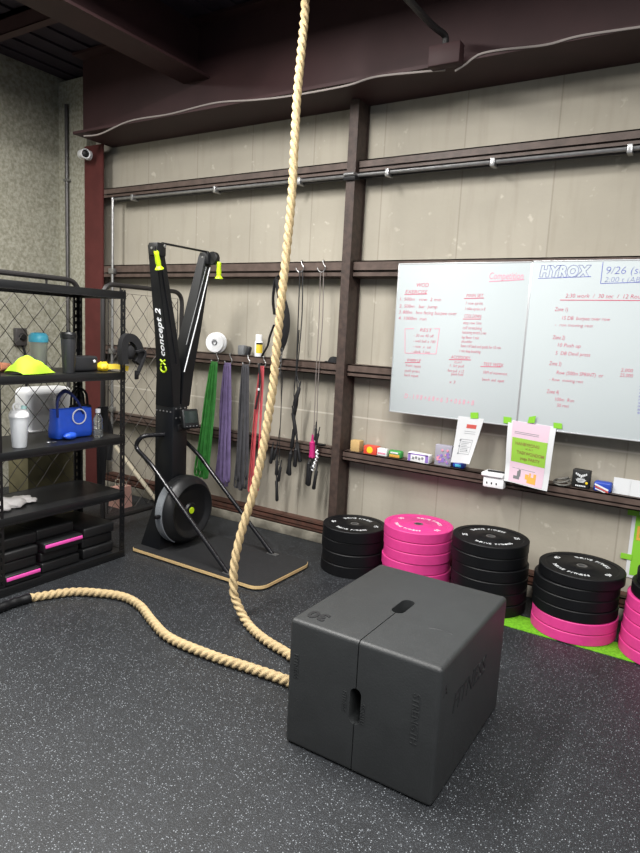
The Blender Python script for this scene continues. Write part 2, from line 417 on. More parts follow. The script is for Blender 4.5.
# security camera
t = thing('security_camera', 'white bullet security camera on top of the red column', 'security camera', (-5.24, 4.185, 3.28))
b = NB(); lathe(b, [(0, 0), (.045, 0), (.045, .025), (.02, .03), (.02, .05), (0, .05)], 20, axis_m((-5.37, 4.185, 3.24), (0, -1, 0))); obj('mount', b, 'whiteplastic', t)
d = V((.95, -.38, -.12)).normalized(); p = V((-5.40, 4.115, 3.235))
b = NB(); lathe(b, [(0, 0), (.036, .0), (.044, .02), (.044, .15), (.040, .152), (.036, .14), (0, .14)], 24, axis_m(p, d)); obj('body', b, 'whiteplastic', t)
b = NB(); lathe(b, [(0, .14), (.034, .14), (.02, .146), (0, .148)], 20, axis_m(p, d)); obj('lens', b, 'plastic', t)
# outlet on the concrete wall
t = thing('outlet_box', 'grey metal outlet box with a switch knob on the left concrete wall', 'outlet box', (WX, 3.75, 1.40))
b = NB(); box(b, (WX, 3.68, 1.40), (WX+.05, 3.80, 1.57), .008); obj('box', b, 'grey_pipe', t)
b = NB(); lathe(b, [(0, 0), (.035, 0), (.03, .03), (0, .035)], 16, axis_m((WX+.05, 3.745, 1.485), (1, 0, 0))); obj('knob', b, 'plastic', t)
b = NB(); tube(b, [(WX+.02, 3.77, 1.40), (WX+.02, 3.80, 1.30), (WX+.02, 3.80, .0)], .012, 8); obj('pipe', b, 'black_cable', t)

# ------------------------------------------------------------------ chain-link panels behind the rack
FX = -4.1
def fence(y0, y1, top, label, r0=.09, r1=.09):
    t = thing('fence_panel', label, 'fence panel', (FX, (y0+y1)/2, 0), 'chain-link panels behind the rack')
    b = NB(); tube(b, rounded([(FX, y0, 0), (FX, y0, top), (FX, y1, top), (FX, y1, 0)], .11, 6), .019, 10); obj('tube_frame', b, 'fence', t)
    b = NB(); tube(b, [(FX, y0, .075), (FX, y1, .075)], .017, 8); obj('bottom_rail', b, 'fence', t)
    b = NB()
    i0, i1, z0, z1 = y0+.05, y1-.05, .12, top-.06
    tube(b, [(FX, i0, z0), (FX, i1, z0), (FX, i1, z1), (FX, i0, z1)], .004, 5, True)
    for yy in [y0+.17+k*.42 for k in range(int((y1-y0-.2)/.42)+1)]: tube(b, [(FX, yy, z1), (FX, yy, top)], .009, 6)
    obj('mesh_edge', b, 'fence', t)
    b = NB(); w, h = .142, .172; s = h/w
    for sg in (1, -1):
        k = -60
        while k < 60:
            c = k*h                                   # z = z0 + sg*s*(y-i0) + c
            ys = sorted(((-c)/(sg*s), (z1-z0-c)/(sg*s)))
            a, e = max(0, ys[0]), min(i1-i0, ys[1])
            if e-a > .01:
                n = max(2, int((e-a)/(w/2))+1)
                pts = []
                for q in range(n+1):
                    y = a+(e-a)*q/n; pts.append((FX+.004*sg*(1 if q % 2 else -1), i0+y, z0+sg*s*y+c))
                tube(b, pts, .0028, 4)
            k += 1
    obj('wire_mesh', b, 'wire', t)
    for y in (y0, y1):
        b = NB(); box(b, (FX-.16, y-.03, 0), (FX+.025, y+.03, .012), .003); obj('foot', b, 'fence', t)
    return t
fence(1.40, 3.095, 1.965, 'chain-link panel with a rounded top rail standing behind the shelf rack')
fence(3.315, 4.165, 1.965, 'chain-link panel with a rounded top rail standing behind the ski machine')

# ------------------------------------------------------------------ shelf rack
RF, RB, RY0, RY1 = -3.5, -4.0, 2.07, 3.018
rack = thing('shelf_rack', 'black steel slotted-post shelf rack with five shelves', 'shelf rack', ((RF+RB)/2, (RY0+RY1)/2, 0))
def slotted(xc, yc, sx, sy):                       # L-profile post with a row of slots cut through both flanges
    b = NB(); w, th, H = .042, .003, 1.895
    def flange(along):
        n = 38; ph = H/n
        for k in range(n):
            z0 = k*ph
            if along == 'x': a0, a1 = xc, xc+sx*w
            else: a0, a1 = yc, yc+sy*w
            lo, hi = min(a0, a1), max(a0, a1); m0, m1 = lo+.016, hi-.016
            for (p, q, za, zb) in ((lo, m0, z0, z0+ph), (m1, hi, z0, z0+ph), (m0, m1, z0, z0+ph*.45)):
                if along == 'x': box(b, (p, yc-th/2, za), (q, yc+th/2, zb))
                else: box(b, (xc-th/2, p, za), (xc+th/2, q, zb))
    flange('x'); flange('y')
    return b
for xc, sx in ((RF, -1), (RB, 1)):
    for yc, sy in ((RY0, 1), (RY1, -1)): obj('post', slotted(xc, yc, sx, sy), 'black_metal', rack)
SH = (.052, .488, .885, 1.335, 1.885)
for z in SH:
    b = NB(); box(b, (RB+.006, RY0+.006, z-.012), (RF-.006, RY1-.006, z-.002)); s = obj('shelf', b, 'shelf', rack)
    b = NB()
    for x0, x1, y0, y1 in ((RF-.006, RF+.006, RY0, RY1), (RB-.006, RB+.006, RY0, RY1)):
        box(b, (x0, y0, z-.05), (x1, y1, z), .003); box(b, (min(x0, x1)-.006, y0, z-.05), (max(x0, x1)+.002, y1, z-.042))
    for y0, y1 in ((RY0-.006, RY0+.006), (RY1-.006, RY1+.006)): box(b, (RB, y0, z-.05), (RF, y1, z), .003)
    obj('edge_beam', b, 'black_metal', s)

# pads stored on the bottom shelf: three columns
ORD = ['topmost', 'second from the top', 'third from the top', 'fourth from the top', 'fifth from the top', 'sixth from the top', 'lowest']
def pad(y0, y1, x1, z0, z1, label, front=False, end=True):
    t = thing('foam_pad', label, 'exercise pad', ((-3.97+x1)/2, (y0+y1)/2, z0), 'black pads on the bottom shelf')
    b = NB(); box(b, (-3.95, y0, z0), (x1, y1, z1), .012, 3); obj('cushion', b, 'pad', t)
    if front:
        b = NB(); box(b, (x1-.004, y0+.008, z1-.034), (x1+.006, y1-.008, z1-.012), .003); obj('trim', b, 'pinkedge', t)
    if end:
        b = NB(); box(b, (-3.945, y1-.004, z0+.02), (x1-.02, y1+.005, z1-.014), .004); obj('trim', b, 'pinkedge', t)
zl = [.052, .123, .196, .262, .338]
lab = ['lowest black pad in the left column, with a pink front edge', 'third black pad from the top in the left column of the bottom shelf',
       'second black pad from the top in the left column of the bottom shelf', 'topmost black pad in the left column of the bottom shelf']
for k in range(4): pad(2.116, 2.358-(0, .012, .006, -.008)[k], -3.535+(.03, 0, .012, -.02)[k], zl[k], zl[k+1]-.004, lab[k], k == 0)
zl = [.052, .122, .190, .262, .335]
lab = ['lowest black pad in the middle column of the bottom shelf', 'third black pad from the top in the middle column, under the pink-edged one',
       'black pad with a pink front edge in the middle column of the bottom shelf', 'topmost black pad lying on the pink-edged pad in the middle column']
for k in range(4): pad(2.38, 2.665+(0, .0, .008, -.01)[k], -3.53+(0, -.012, .026, -.05)[k], zl[k], zl[k+1]-.004, lab[k], k == 2, k > 0)
zl = [.052, .125, .200, .275]
lab = ['lowest black pad in the right column of the bottom shelf', 'middle black pad in the right column of the bottom shelf', 'topmost black pad in the right column of the bottom shelf']
for k in range(3): pad(2.70, 2.955, -3.54+(0, -.012, .01)[k], zl[k], zl[k+1]-.004, lab[k], False, False)

# things on the rack
def crumple(name, c, s, seed, m, label, cat, lobes):
    b = NB()
    for i, (dx, dy, dz, k) in enumerate(lobes): blob(b, (c[0]+dx, c[1]+dy, c[2]+dz), (s[0]*k, s[1]*k, s[2]*k), .22, 3, seed+i, -dz if False else None)
    for v in b.verts:
        if v.co.z < c[2]: v.co.z = c[2]
    return tag(obj(name, b, m, None, c, 60), label, cat)
z3 = SH[3]; z2 = SH[2]; z1 = SH[1]
crumple('towel', (-3.85, 2.235, z3), (.10, .10, .036), 3, 'salmon', 'salmon pink towel bunched on the upper shelf at the left edge', 'towel', ((0, -.02, .03, 1), (.03, .05, .025, .8), (-.03, -.05, .03, .9)))
# lime cap / cloth: a soft dome with a pointed flap
b = NB(); rows = []
for i in range(19):
    t_ = i/18; row = []
    for j in range(17):
        s_ = j/16-.5
        y = 2.255+.262*t_; hgt = .112*math.sin(PI*min(1, .015+t_**.75*.985))**.7*(1-.40*t_)
        x = -3.60+s_*.19*(1-.55*t_)+.012*math.sin(5*t_)
        z = z3+.005+hgt*max(0, 1-(2*s_)**2)**.55*(1+.10*math.sin(8*t_+9*s_)+.06*math.sin(17*t_-11*s_))
        row.append((x, y, z))
    rows.append(row)
sheet(b, rows, .006); tag(obj('sports_cap', b, 'limecloth', None, (-3.6, 2.40, z3), 60), 'bright lime green cap crumpled on the upper shelf', 'cap')
def bottle(name, p, prof, m, label, cat, parts, group=None):
    t = thing(name, label, cat, p, group)
    b = NB(); lathe(b, prof, 28, M.Translation(p)); obj('body', b, m, t)
    for nm, pr, mm in parts:
        b = NB(); lathe(b, pr, 28, M.Translation(p)); obj(nm, b, mm, t)
    return t
bottle('shaker_bottle', (-3.86, 2.60, z3), [(0, 0), (.045, 0), (.050, .01), (.056, .19), (.053, .19), (.047, .012), (0, .008)], 'frost',
       'translucent shaker bottle with a cyan lid behind the lime cap', 'bottle', [('lid', [(.0, .19), (.060, .185), (.062, .20), (.060, .225), (.045, .245), (0, .25)], 'cyan')])
bottle('tumbler', (-3.60, 2.64, z3), [(0, 0), (.037, 0), (.038, .006), (.048, .21), (.046, .225), (0, .225)], 'dark',
       'tall dark grey tumbler on the upper shelf beside the black speaker box', 'tumbler', [('lid', [(0, .225), (.051, .224), (.051, .25), (.042, .262), (0, .262)], 'plastic'), ('spout', [(0, .262), (.014, .262), (.013, .275), (0, .275)], 'plastic')])
t = thing('speaker_box', 'low black speaker box with one white dot on the upper shelf', 'speaker', (-3.68, 2.80, z3))
b = NB(); box(b, (-3.74, 2.685, z3), (-3.63, 2.90, z3+.105), .018, 3); obj('body', b, 'dark', t)
b = NB(); lathe(b, [(0, 0), (.011, 0), (.009, .004), (0, .005)], 16, axis_m((-3.631, 2.865, z3+.07), (1, 0, 0))); obj('button', b, 'whiteplastic', t)
t = thing('hand_gripper', 'yellow plastic clip lying at the right end of the upper shelf', 'clip', (-3.66, 2.97, z3))
b = NB(); blob(b, (-3.64, 2.94, z3+.03), (.05, .05, .034), .12, 3, 5, -.03); obj('body', b, 'yellow', t)
b = NB(); sweep(b, spline([(-3.64, 2.95, z3+.03), (-3.58, 3.02, z3+.034), (-3.53, 3.075, z3+.022)], .02), rect(.05, .034), (0, 0, 1)); obj('handle', b, 'label_y', t)
# shelf below
t = bottle('shaker_bottle', (-3.60, 2.285, z2), [(0, 0), (.039, 0), (.042, .006), (.053, .165), (.056, .185), (.058, .19), (.056, .198), (0, .198)], 'milky',
           'white shaker bottle with a flip loop standing left on the second shelf', 'bottle', [('lid', [(0, .19), (.058, .19), (.059, .205), (.045, .232), (.03, .238), (0, .238)], 'whiteplastic'), ('spout', [(0, .0), (0, .0)], 'mint')][:1])
b = NB(); lathe(b, [(0, 0), (.016, 0), (.016, .03), (0, .032)], 16, axis_m((-3.60, 2.312, z2+.225), (0, .35, 1))); obj('spout', b, 'mint', t)
b = NB(); tube(b, [(-3.60, 2.27+.022*math.cos(a*PI/6), z2+.252+.022*math.sin(a*PI/6)) for a in range(12)], .0065, 8, True); obj('carry_loop', b, 'whiteplastic', t)
# blue tote
bag = thing('tote_bag', 'bright blue leather tote with two arched handles and a white ring', 'bag', (-3.70, 2.73, z2))
rings = []
b = NB()
def bagring(z, w, d, cy):
    pts = []
    for k in range(32):
        a = 2*PI*k/32; c_, s_ = math.cos(a), math.sin(a)
        y = cy+w/2*math.copysign(abs(c_)**.45, c_); x = -3.71+d/2*math.copysign(abs(s_)**.5, s_)+.008*math.sin(3*a)
        pts.append(b.verts.new((x, y, z)))
    return pts
prof = [(0, .27, .10, 2.73), (.006, .285, .12, 2.73), (.05, .29, .135, 2.732), (.10, .285, .12, 2.735), (.16, .285, .10, 2.735), (.195, .29, .085, 2.735), (.195, .28, .075, 2.735), (.03, .27, .10, 2.73)]
for z, w, d, cy in prof: rings.append(bagring(z2+z+.001, w, d, cy))
for A, B in zip(rings, rings[1:]):
    for k in range(32): b.faces.new((A[k], A[(k+1) % 32], B[(k+1) % 32], B[k]))
b.faces.new(rings[0][::-1]); b.faces.new(rings[-1])
obj('body', b, 'blue', bag, None, 60)
for x, y0, y1 in ((-3.665, 2.60, 2.80), (-3.755, 2.66, 2.86)):
    b = NB(); sweep(b, spline([(x, y0, z2+.15), (x, y0+.002, z2+.26), (x, y0+.05, z2+.315), (x, y0+.10, z2+.30), (x, y1-.04, z2+.24), (x, y1, z2+.16)], .015), circ(.008, 8)); obj('handle', b, 'navy', bag)
b = NB(); tube(b, [(-3.648, 2.755+.052*math.cos(a*PI/14), z2+.145+.050*math.sin(a*PI/14)) for a in range(28)], .0045, 6, True); obj('ring', b, 'whiteplastic', bag)
b = NB(); blob(b, (-3.62, 2.66, z2+.026), (.025, .05, .024), .1, 3, 4, -.025); obj('corner_flap', b, 'blue', bag)
t = thing('key_bunch', 'tiny silver key ring lying in front of the blue tote', 'keys', (-3.62, 2.50, z2))
b = NB(); tube(b, [(-3.62+.014*math.cos(a*PI/8), 2.50+.014*math.sin(a*PI/8), z2+.003) for a in range(16)], .002, 5, True); obj('ring', b, 'galv', t)
b = NB(); box(b, (-3.61, 2.515, z2), (-3.60, 2.545, z2+.004), .001); obj('key', b, 'galv', t)
t = thing('handbag', 'black handbag with tall loop handles behind the blue tote', 'bag', (-3.86, 2.86, z2))
b = NB(); box(b, (-3.862, 2.82, z2), (-3.79, 2.975, z2+.20), .02, 3); obj('body', b, 'blackcloth', t)
for x in (-3.845, -3.805):
    b = NB(); sweep(b, spline([(x, 2.835, z2+.19), (x, 2.845, z2+.28), (x, 2.885, z2+.315), (x, 2.93, z2+.28), (x, 2.945, z2+.19)], .015), circ(.008, 8)); obj('handle', b, 'blackcloth', t)
t = bottle('water_bottle', (-3.60, 2.87, z2), [(0, 0), (.026, 0), (.031, .006), (.031, .05), (.029, .055), (.031, .06), (.031, .10), (.029, .105), (.031, .11), (.031, .125), (.014, .160), (.013, .172), (0, .172)], 'clear',
           'small clear plastic water bottle with a white cap beside the blue tote', 'bottle', [('cap', [(0, .168), (.017, .168), (.017, .192), (.015, .195), (0, .195)], 'whiteplastic')])
t = thing('pouch', 'black cloth pouch behind the white shaker at the left end of the second shelf', 'pouch', (-3.78, 2.17, z2))
b = NB(); blob(b, (-3.78, 2.16, z2+.06), (.06, .06, .075), .12, 3, 8, -.06); obj('body', b, 'blackcloth', t)
b = NB(); box(b, (-3.75, 2.13, z2+.125), (-3.735, 2.19, z2+.137), .003); obj('tab', b, 'galv', t)
crumple('cloth', (-3.72, 2.27, z1), (.085, .10, .035), 11, 'whitecloth', 'crumpled white cloth lying on the third shelf', 'cloth', ((0, 0, .022, 1), (-.03, .11, .018, .7), (.03, -.09, .02, .85), (.01, .15, .012, .45)))
# strap harness on the right front post
t = thing('strap_cuff', 'black padded strap cuff hanging on the right front post of the rack', 'strap', (-3.48, 3.04, 1.30))
q = lambda u, v, x=-3.465: at(u, v, 'x', x)
b = NB(); sweep(b, spline([q(123.5, 364), q(122.5, 350), q(125, 339), q(131, 338), q(137, 345), q(139, 356), q(136.5, 363)], .012), rect(.055, .045)); blob(b, q(129.5, 352), (.03, .045, .055), .15, 2, 3); obj('cuff', b, 'blackcloth', t, None, 60)
b = NB(); sweep(b, spline([q(136, 352, -3.44), q(142, 350, -3.44), q(144.5, 354, -3.44), q(141, 365, -3.44), q(137, 375, -3.44)], .012), rect(.03, .014)); obj('strap', b, 'blackcloth', t)
b = NB(); box(b, q(136, 378, -3.44)-V((.006, .012, .01)), q(136, 372, -3.44)+V((.008, .02, .01)), .005); obj('buckle', b, 'plastic', t)
b = NB(); tube(b, [(-3.50, 3.022, 1.52), (-3.485, 3.03, 1.53), (-3.465, 3.05, 1.53)], .006, 6); obj('hanging_loop', b, 'blackcloth', t)

# behind the fence
ty0, ty1, tz = at(28, 430, 'x', -4.42).y, at(75, 430, 'x', -4.42).y, .66
t = thing('storage_tub', 'white rounded plastic tub behind the chain-link fence, seen above the blue handbag', 'tub', (-4.5, (ty0+ty1)/2, tz))
b = NB(); box(b, (-4.62, ty0, tz), (-4.42, ty1, at(45, 388, 'x', -4.42).z), .055, 5); obj('body', b, 'whiteplastic', t)
b = NB(); box(b, (-4.625, ty0-.006, tz+.14), (-4.414, ty1+.006, tz+.155), .004); obj('rim', b, 'whiteplastic', t)
t = thing('crate', 'olive brown crate standing under the white tub behind the fence', 'crate', (-4.5, (ty0+ty1)/2, 0))
b = NB(); box(b, (-4.66, ty0-.02, 0), (-4.40, ty1+.02, tz-.02), .008); obj('body', b, 'olive', t)
b = NB(); box(b, (-4.665, ty0-.025, tz-.05), (-4.395, ty1+.025, tz), .006); obj('lid', b, 'olive', t)
t = thing('wooden_stick', 'pale wooden stick leaning behind the fence between rack and ski machine', 'stick', (-4.42, 4.05, 0))
p0, p1 = V((-4.30, 4.12, .012)), V((-5.0, 4.20, .45))
b = NB(); cyl(b, p0, p1, .02, 10); tag(t, t['label'], 'stick'); obj('shaft', b, 'stick', t)
b = NB(); cyl(b, p0+(p1-p0)*.0, p0+(p1-p0)*.05, .0225, 10); obj('tip', b, 'greyplastic', t)
t = thing('paper_bag', 'pale pink paper bag on the floor behind the fence', 'bag', (-4.55, 3.72, 0))
b = NB(); hexa(b, [(-4.62, 3.80, 0), (-4.45, 3.80, 0), (-4.45, 3.93, 0), (-4.62, 3.93, 0)], [(-4.58, 3.79, .19), (-4.48, 3.79, .19), (-4.48, 3.94, .19), (-4.58, 3.94, .19)]); obj('body', b, 'pinkbox', t)
for x in (-4.575, -4.485):
    b = NB(); tube(b, spline([(x, 3.84, .18), (x, 3.845, .24), (x, 3.885, .24), (x, 3.89, .18)], .02), .004, 5); obj('handle', b, 'stick', t)
t = thing('hanging_jacket', 'dark navy jacket hanging on the chain-link panel behind the rack', 'jacket', (-4.07, 3.26, .55))
b = NB(); rows = []
for i in range(12):
    f = i/11; z = 1.02-.62*f; w = .05+.05*math.sin(PI*min(1, f*.7+.2))
    rows.append([(-4.045+.012*math.sin(9*j/8+3*f), 3.262-w/2+w*j/8, z) for j in range(9)])
sheet(b, rows, .02); obj('body', b, 'blackcloth', t)
b = NB(); tube(b, spline([(-4.06, 3.245, .98), (-4.06, 3.30, .95), (-4.065, 3.36, .80), (-4.065, 3.345, .58)], .02), .022, 8); obj('sleeve', b, 'blackcloth', t)

# ------------------------------------------------------------------ ski machine
SY = 3.41
ski = thing('ski_machine', 'tall black ski exercise machine with two arms standing on its platform', 'exercise machine', (-3.0, SY, 0))
# platform
def rr(x0, x1, y0, y1, r, k=6):
    pts = []
    for cx, cy, a0 in ((x1-r, y1-r, 0), (x0+.02, y1-.02, PI/2), (x0+.02, y0+.02, PI), (x1-r, y0+r, 3*PI/2)):
        q = r if cx > x0+.1 else .02
        for j in range(k+1): a = a0+PI/2*j/k; pts.append((cx+q*math.cos(a), cy+q*math.sin(a)))
    return pts
PX0, PX1, PY0, PY1 = -3.53, -2.335, 3.115, 3.742
def prism(bm, pts, z0, z1):
    hexa(bm, [(x, y, z0) for x, y in pts], [(x, y, z1) for x, y in pts]); return bm
b = NB(); prism(b, rr(PX0+.004, PX1-.004, PY0+.004, PY1-.004, .09), .018, .036); pf = obj('platform', b, 'matt', ski, None, 50)
b = NB(); prism(b, rr(PX0, PX1, PY0, PY1, .095), .012, .032); obj('plywood_edge', b, 'ply', pf, None, 50)
b = NB()
for x in (-3.4, -2.5):
    for y in (3.2, 3.63): lathe(b, [(0, 0), (.03, 0), (.03, .013), (0, .013)], 12, M.Translation((x, y, 0)))
obj('rubber_foot', b, 'rub', pf)
# post, gussets
b = NB(); box(b, (-3.535, SY-.075, .036), (-3.35, SY+.075, 1.10), .008, 2); post = obj('post', b, 'ski', ski)
for s in (-1, 1):
    b = NB(); y = SY+s*.077
    hexa(b, [(-3.53, y, .036), (-3.33, y, .036), (-3.33, y+s*.13, .036), (-3.53, y+s*.13, .036)], [(-3.53, y, .30), (-3.42, y, .30), (-3.42, y+s*.012, .30), (-3.53, y+s*.012, .30)])
    obj('foot_bracket', b, 'ski', ski)
b = NB()
for k in range(5): lathe(b, [(0, 0), (.007, 0), (.006, .004), (0, .005)], 8, axis_m((-3.52+k*.036, SY-.0755, 1.045), (0, -1, 0)))
for y in (SY-.045, SY+.0, SY+.045):
    for z in (1.00, 1.07): lathe(b, [(0, 0), (.007, 0), (.006, .004), (0, .005)], 8, axis_m((-3.35, y, z), (1, 0, 0)))
for x in (-3.50, -3.40):
    for s in (-1, 1): lathe(b, [(0, 0), (.010, 0), (.008, .008), (0, .009)], 8, M.Translation((x, SY+s*.17, .06)))
obj('bolts', b, 'galv', post)
# arms
def arm(s):
    b = NB()
    zb, zt = 1.08, 2.215
    def lp(z, xi, xo, yi, yo): return [(xi, SY+s*yi, z), (xo, SY+s*yi, z), (xo, SY+s*yo, z), (xi, SY+s*yo, z)]
    if s < 0: sects = [(zb, -3.535, -3.350, .004, .078), (1.34, -3.50, -3.347, .004, .105), (1.64, -3.462, -3.347, .055, .165), (zt, -3.435, -3.36, .182, .262)]
    else: sects = [(zb, -3.535, -3.350, .004, .095), (1.34, -3.50, -3.347, .02, .130), (1.64, -3.462, -3.347, .09, .198), (zt, -3.435, -3.36, .245, .318)]
    yc = .222 if s < 0 else .282
    rings = []
    for q in sects: rings.append([b.verts.new(p) for p in lp(*q)])
    for A, B in zip(rings, rings[1:]):
        for i in range(4): b.faces.new((A[i], A[(i+1) % 4], B[(i+1) % 4], B[i]))
    b.faces.new(rings[0][::-1]); b.faces.new(rings[-1])
    bmesh.ops.bevel(b, geom=b.edges[:], offset=.005, segments=2, affect='EDGES')
    a = obj('arm', b, 'ski', ski)
    b = NB()
    box(b, (-3.425, SY+s*yc-.041, 2.14), (-3.335, SY+s*yc+.041, 2.228), .008)
    y = SY+s*yc
    if s > 0: lathe(b, [(0, -.022), (.045, -.022), (.05, -.015), (.05, .015), (.045, .022), (0, .022)], 24, axis_m((-3.32, y, 2.185), (0, 1, 0)))
    obj('pulley_head', b, 'plastic', a)
    b = NB(); lathe(b, [(0, 0), (.012, 0), (.012, .004), (0, .005)], 10, axis_m((-3.33, y+.02, 2.21), (1, 0, 0)))
    lathe(b, [(0, 0), (.009, 0), (.009, .004), (0, .005)], 10, axis_m((-3.39, SY+s*yc-.0405, 2.19), (0, -1, 0)))
    obj('bolts', b, 'galv', a)
    # slot with pale cord down the front of the arm
    n0, n1 = (V((-3.354, SY-.215, 2.12)), V((-3.342, SY-.055, 1.40))) if s < 0 else (V((-3.354, SY+.285, 2.12)), V((-3.342, SY+.022, 1.34)))
    b = NB(); tube(b, [n0, n0*.5+n1*.5+V((.004, 0, 0)), n1], .0042, 6); obj('cord', b, 'white' if s > 0 else 'tube', a)
    if s > 0:
        b = NB(); tube(b, [n0+V((0, -.04, .0)), n1+V((0.004, .012, .20))], .0035, 6); obj('cord_guide', b, 'greyplastic', a)
    # lime handle hanging from the pulley
    hx, hy = (-3.318, SY-.292) if s < 0 else (-3.275, SY+.295)
    zt_ = 2.165 if s < 0 else 2.16
    lean = V((.01, .28 if s < 0 else .025, -1)).normalized()
    p = V((hx, hy, zt_))
    b = NB(); lathe(b, [(0, 0), (.014, 0), (.018, .01), (.016, .03), (.019, .07), (.017, .10), (.030, .116), (.032, .122), (.022, .128), (0, .128)], 18, axis_m(p, lean)); obj('handle', b, 'lime', a)
    b = NB(); tube(b, [p-lean*-.002, p-lean*.03], .004, 6); obj('handle_cord', b, 'tube', a)
    return a
aL = arm(-1); aR = arm(1)
b = NB(); tube(b, [(-3.36, SY-.20, 2.230), (-3.36, SY+.27, 2.230)], .008, 6); obj('top_strap', b, 'plastic', ski)
# lettering up the outer side of the left arm (its side face leans outwards and tapers)
def armface(z, f):                       # a point of the outer left face; f runs 0 (back) .. 1 (front)
    S = [(1.34, -3.50, -3.347, .105), (1.64, -3.462, -3.347, .165), (2.215, -3.435, -3.36, .262)]
    for (za, ba, fa, ya), (zb, bb, fb, yb) in zip(S, S[1:]):
        if z <= zb or zb == 2.215:
            k = (z-za)/(zb-za); xb, xf, yy = ba+(bb-ba)*k, fa+(fb-fa)*k, ya+(yb-ya)*k
            return V((xb+(xf-xb)*f, SY-yy-.0015, z))
def face_text(s, z0, f0, size, m, parent, name, width=None):
    t_ = NB(); text(t_, s, M.Identity(4), size, .001, .25, 1.05, .0015, 'LEFT', width)
    for v in t_.verts:
        px, py, pz = v.co                # text runs upwards; its 'up' points to the back of the arm
        q = armface(z0+px, .5); w = (armface(z0+px, 1)-armface(z0+px, 0)).x
        v.co = armface(z0+px, f0-py/w)+V((0, -pz, 0))
    return obj(name, t_, m, parent)
face_text('concept 2', 1.447, .72, .070, 'white', aL, 'lettering', .335)
b = NB()
def ring_on_face(zc, fc, rad, a0, a1):
    pts = []
    w = .13
    for k in range(13):
        a = a0+(a1-a0)*k/12; pts.append(armface(zc+rad*math.cos(a), fc+rad*math.sin(a)/w))
    sweep(b, pts, rect(.002, .014), (0, -1, 0)) if False else tube(b, pts, .007, 6)
ring_on_face(1.360, .52, .024, .75, 2*PI-.75)
for f0, f1 in ((.36, .68), (.68, .36)): tube(b, [armface(1.388, f0), armface(1.425, f1)], .007, 6)
obj('emblem', b, 'lime', aL)
# monitor
t_ = NB(); box(t_, (-.018, -.068, -.075), (.018, .068, .07), .012, 3)
mm = M.Translation((-3.275, SY+.02, 1.0)) @ RZ(-.25) @ RY(-.25)
b = NB(); merge(b, t_, mm); mon = obj('monitor', b, 'plastic', ski)
b = NB(); t_ = NB(); box(t_, (.016, -.055, -.035), (.0195, .055, .055), .002); merge(b, t_, mm); obj('display', b, 'screen', mon)
b = NB(); t_ = NB()
for k in range(4): box(t_, (.017, -.047+k*.028, -.062), (.020, -.037+k*.028, -.055), .002)
merge(b, t_, mm); obj('buttons', b, 'greyplastic', mon)
b = NB(); tube(b, [(-3.35, SY+.01, .98), (-3.29, SY+.02, .99)], .015, 8); box(b, (-3.37, SY-.03, .90), (-3.335, SY+.09, .95), .006); obj('monitor_arm', b, 'plastic', mon)
# flywheel
fc, fd = V((-3.352, SY, .315)), V((1, 0, 0))
b = NB(); lathe(b, [(0, 0), (.225, 0), (.25, .012), (.255, .03), (.255, .085), (.248, .105), (.225, .135), (.205, .15), (.19, .146), (.165, .125), (.15, .12), (.06, .12), (.05, .135), (0, .135)], 56, axis_m(fc, fd)); fly = obj('flywheel_housing', b, 'plastic', ski, None, 30)
b = NB()
for k in range(26):
    a0 = PI*.72+k/26*PI*.62
    pts = [(fc.x+.02, SY+.2595*math.cos(a), .315+.2595*math.sin(a)) for a in (a0, a0+PI*.62/26)]
    hexa(b, [(fc.x+.022, SY+r*math.cos(a), .315+r*math.sin(a)) for r, a in ((.252, a0), (.2595, a0), (.2595, a0+PI*.62/26), (.252, a0+PI*.62/26))],
         [(fc.x+.088, SY+r*math.cos(a), .315+r*math.sin(a)) for r, a in ((.252, a0), (.2595, a0), (.2595, a0+PI*.62/26), (.252, a0+PI*.62/26))])
obj('vent_screen', b, 'mesh', fly)
b = NB(); tube(b, [(fc.x+.132, SY+.198*math.cos(a*PI/24), .315+.198*math.sin(a*PI/24)) for a in range(48)], .004, 6, True); obj('rim_ring', b, 'tube', fly)
b = NB(); lathe(b, [(0, .132), (.026, .132), (.024, .138), (0, .139)], 20, axis_m(fc, fd)); obj('hub_badge', b, 'lime', fly)
b = NB(); box(b, (-3.30, SY-.30, .30), (-3.27, SY-.235, .325), .006); obj('damper_lever', b, 'plastic', fly)
# bent brace tubes
for s in (-1, 1):
    y = lambda d: SY+s*d
    BW = .235 if s < 0 else .262
    pts = rounded([(-3.44, y(.06), .868), (-3.515, y(.225), .868), (-3.575, y(BW), .78), (-3.40, y(BW), .675), (-2.665, y(BW), .05), (-2.645, y(BW), .037)], .075, 6)
    b = NB(); tube(b, pts, .0165, 12); br = obj('brace_tube', b, 'tube', ski)
    b = NB(); box(b, (-2.69, y(BW)-.02, .036), (-2.60, y(BW)+.02, .042), .002); lathe(b, [(0, 0), (.008, 0), (.007, .006), (0, .007)], 8, M.Translation((-2.615, y(BW), .042))); obj('foot_plate', b, 'galv', br)

# ------------------------------------------------------------------ climbing rope
R0 = .0255
def on(u, v, d): 
    r = ROT @ V((u-CX, v-CY, F)); return CAM+r*(d/F)
hang = [V((-2.262, 3.175, 3.80))]+[on(u, v, d) for u, v, d in ((305.2, 0, 3.72), (301.6, 47, 3.72), (297.2, 94, 3.72), (294.6, 141, 3.715), (291.8, 194, 3.71), (287, 247, 3.705), (282, 294, 3.70), (277.2, 341, 3.70), (272.8, 388, 3.70), (267.3, 423, 3.70), (263.4, 447, 3.70), (258.7, 470, 3.695), (253, 494, 3.69), (245.8, 517.5, 3.685), (239, 541, 3.68), (234.4, 564.5, 3.67), (233.6, 588, 3.665), (236.5, 602, 3.66))]
flo = [at(u, v, 'z', R0+.001) for u, v in ((248, 624), (264, 639), (288, 654))]
loop = [V((-1.56, 2.49, R0)), V((-1.44, 2.455, R0)), V((-1.395, 2.385, R0)), V((-1.45, 2.325, R0))]
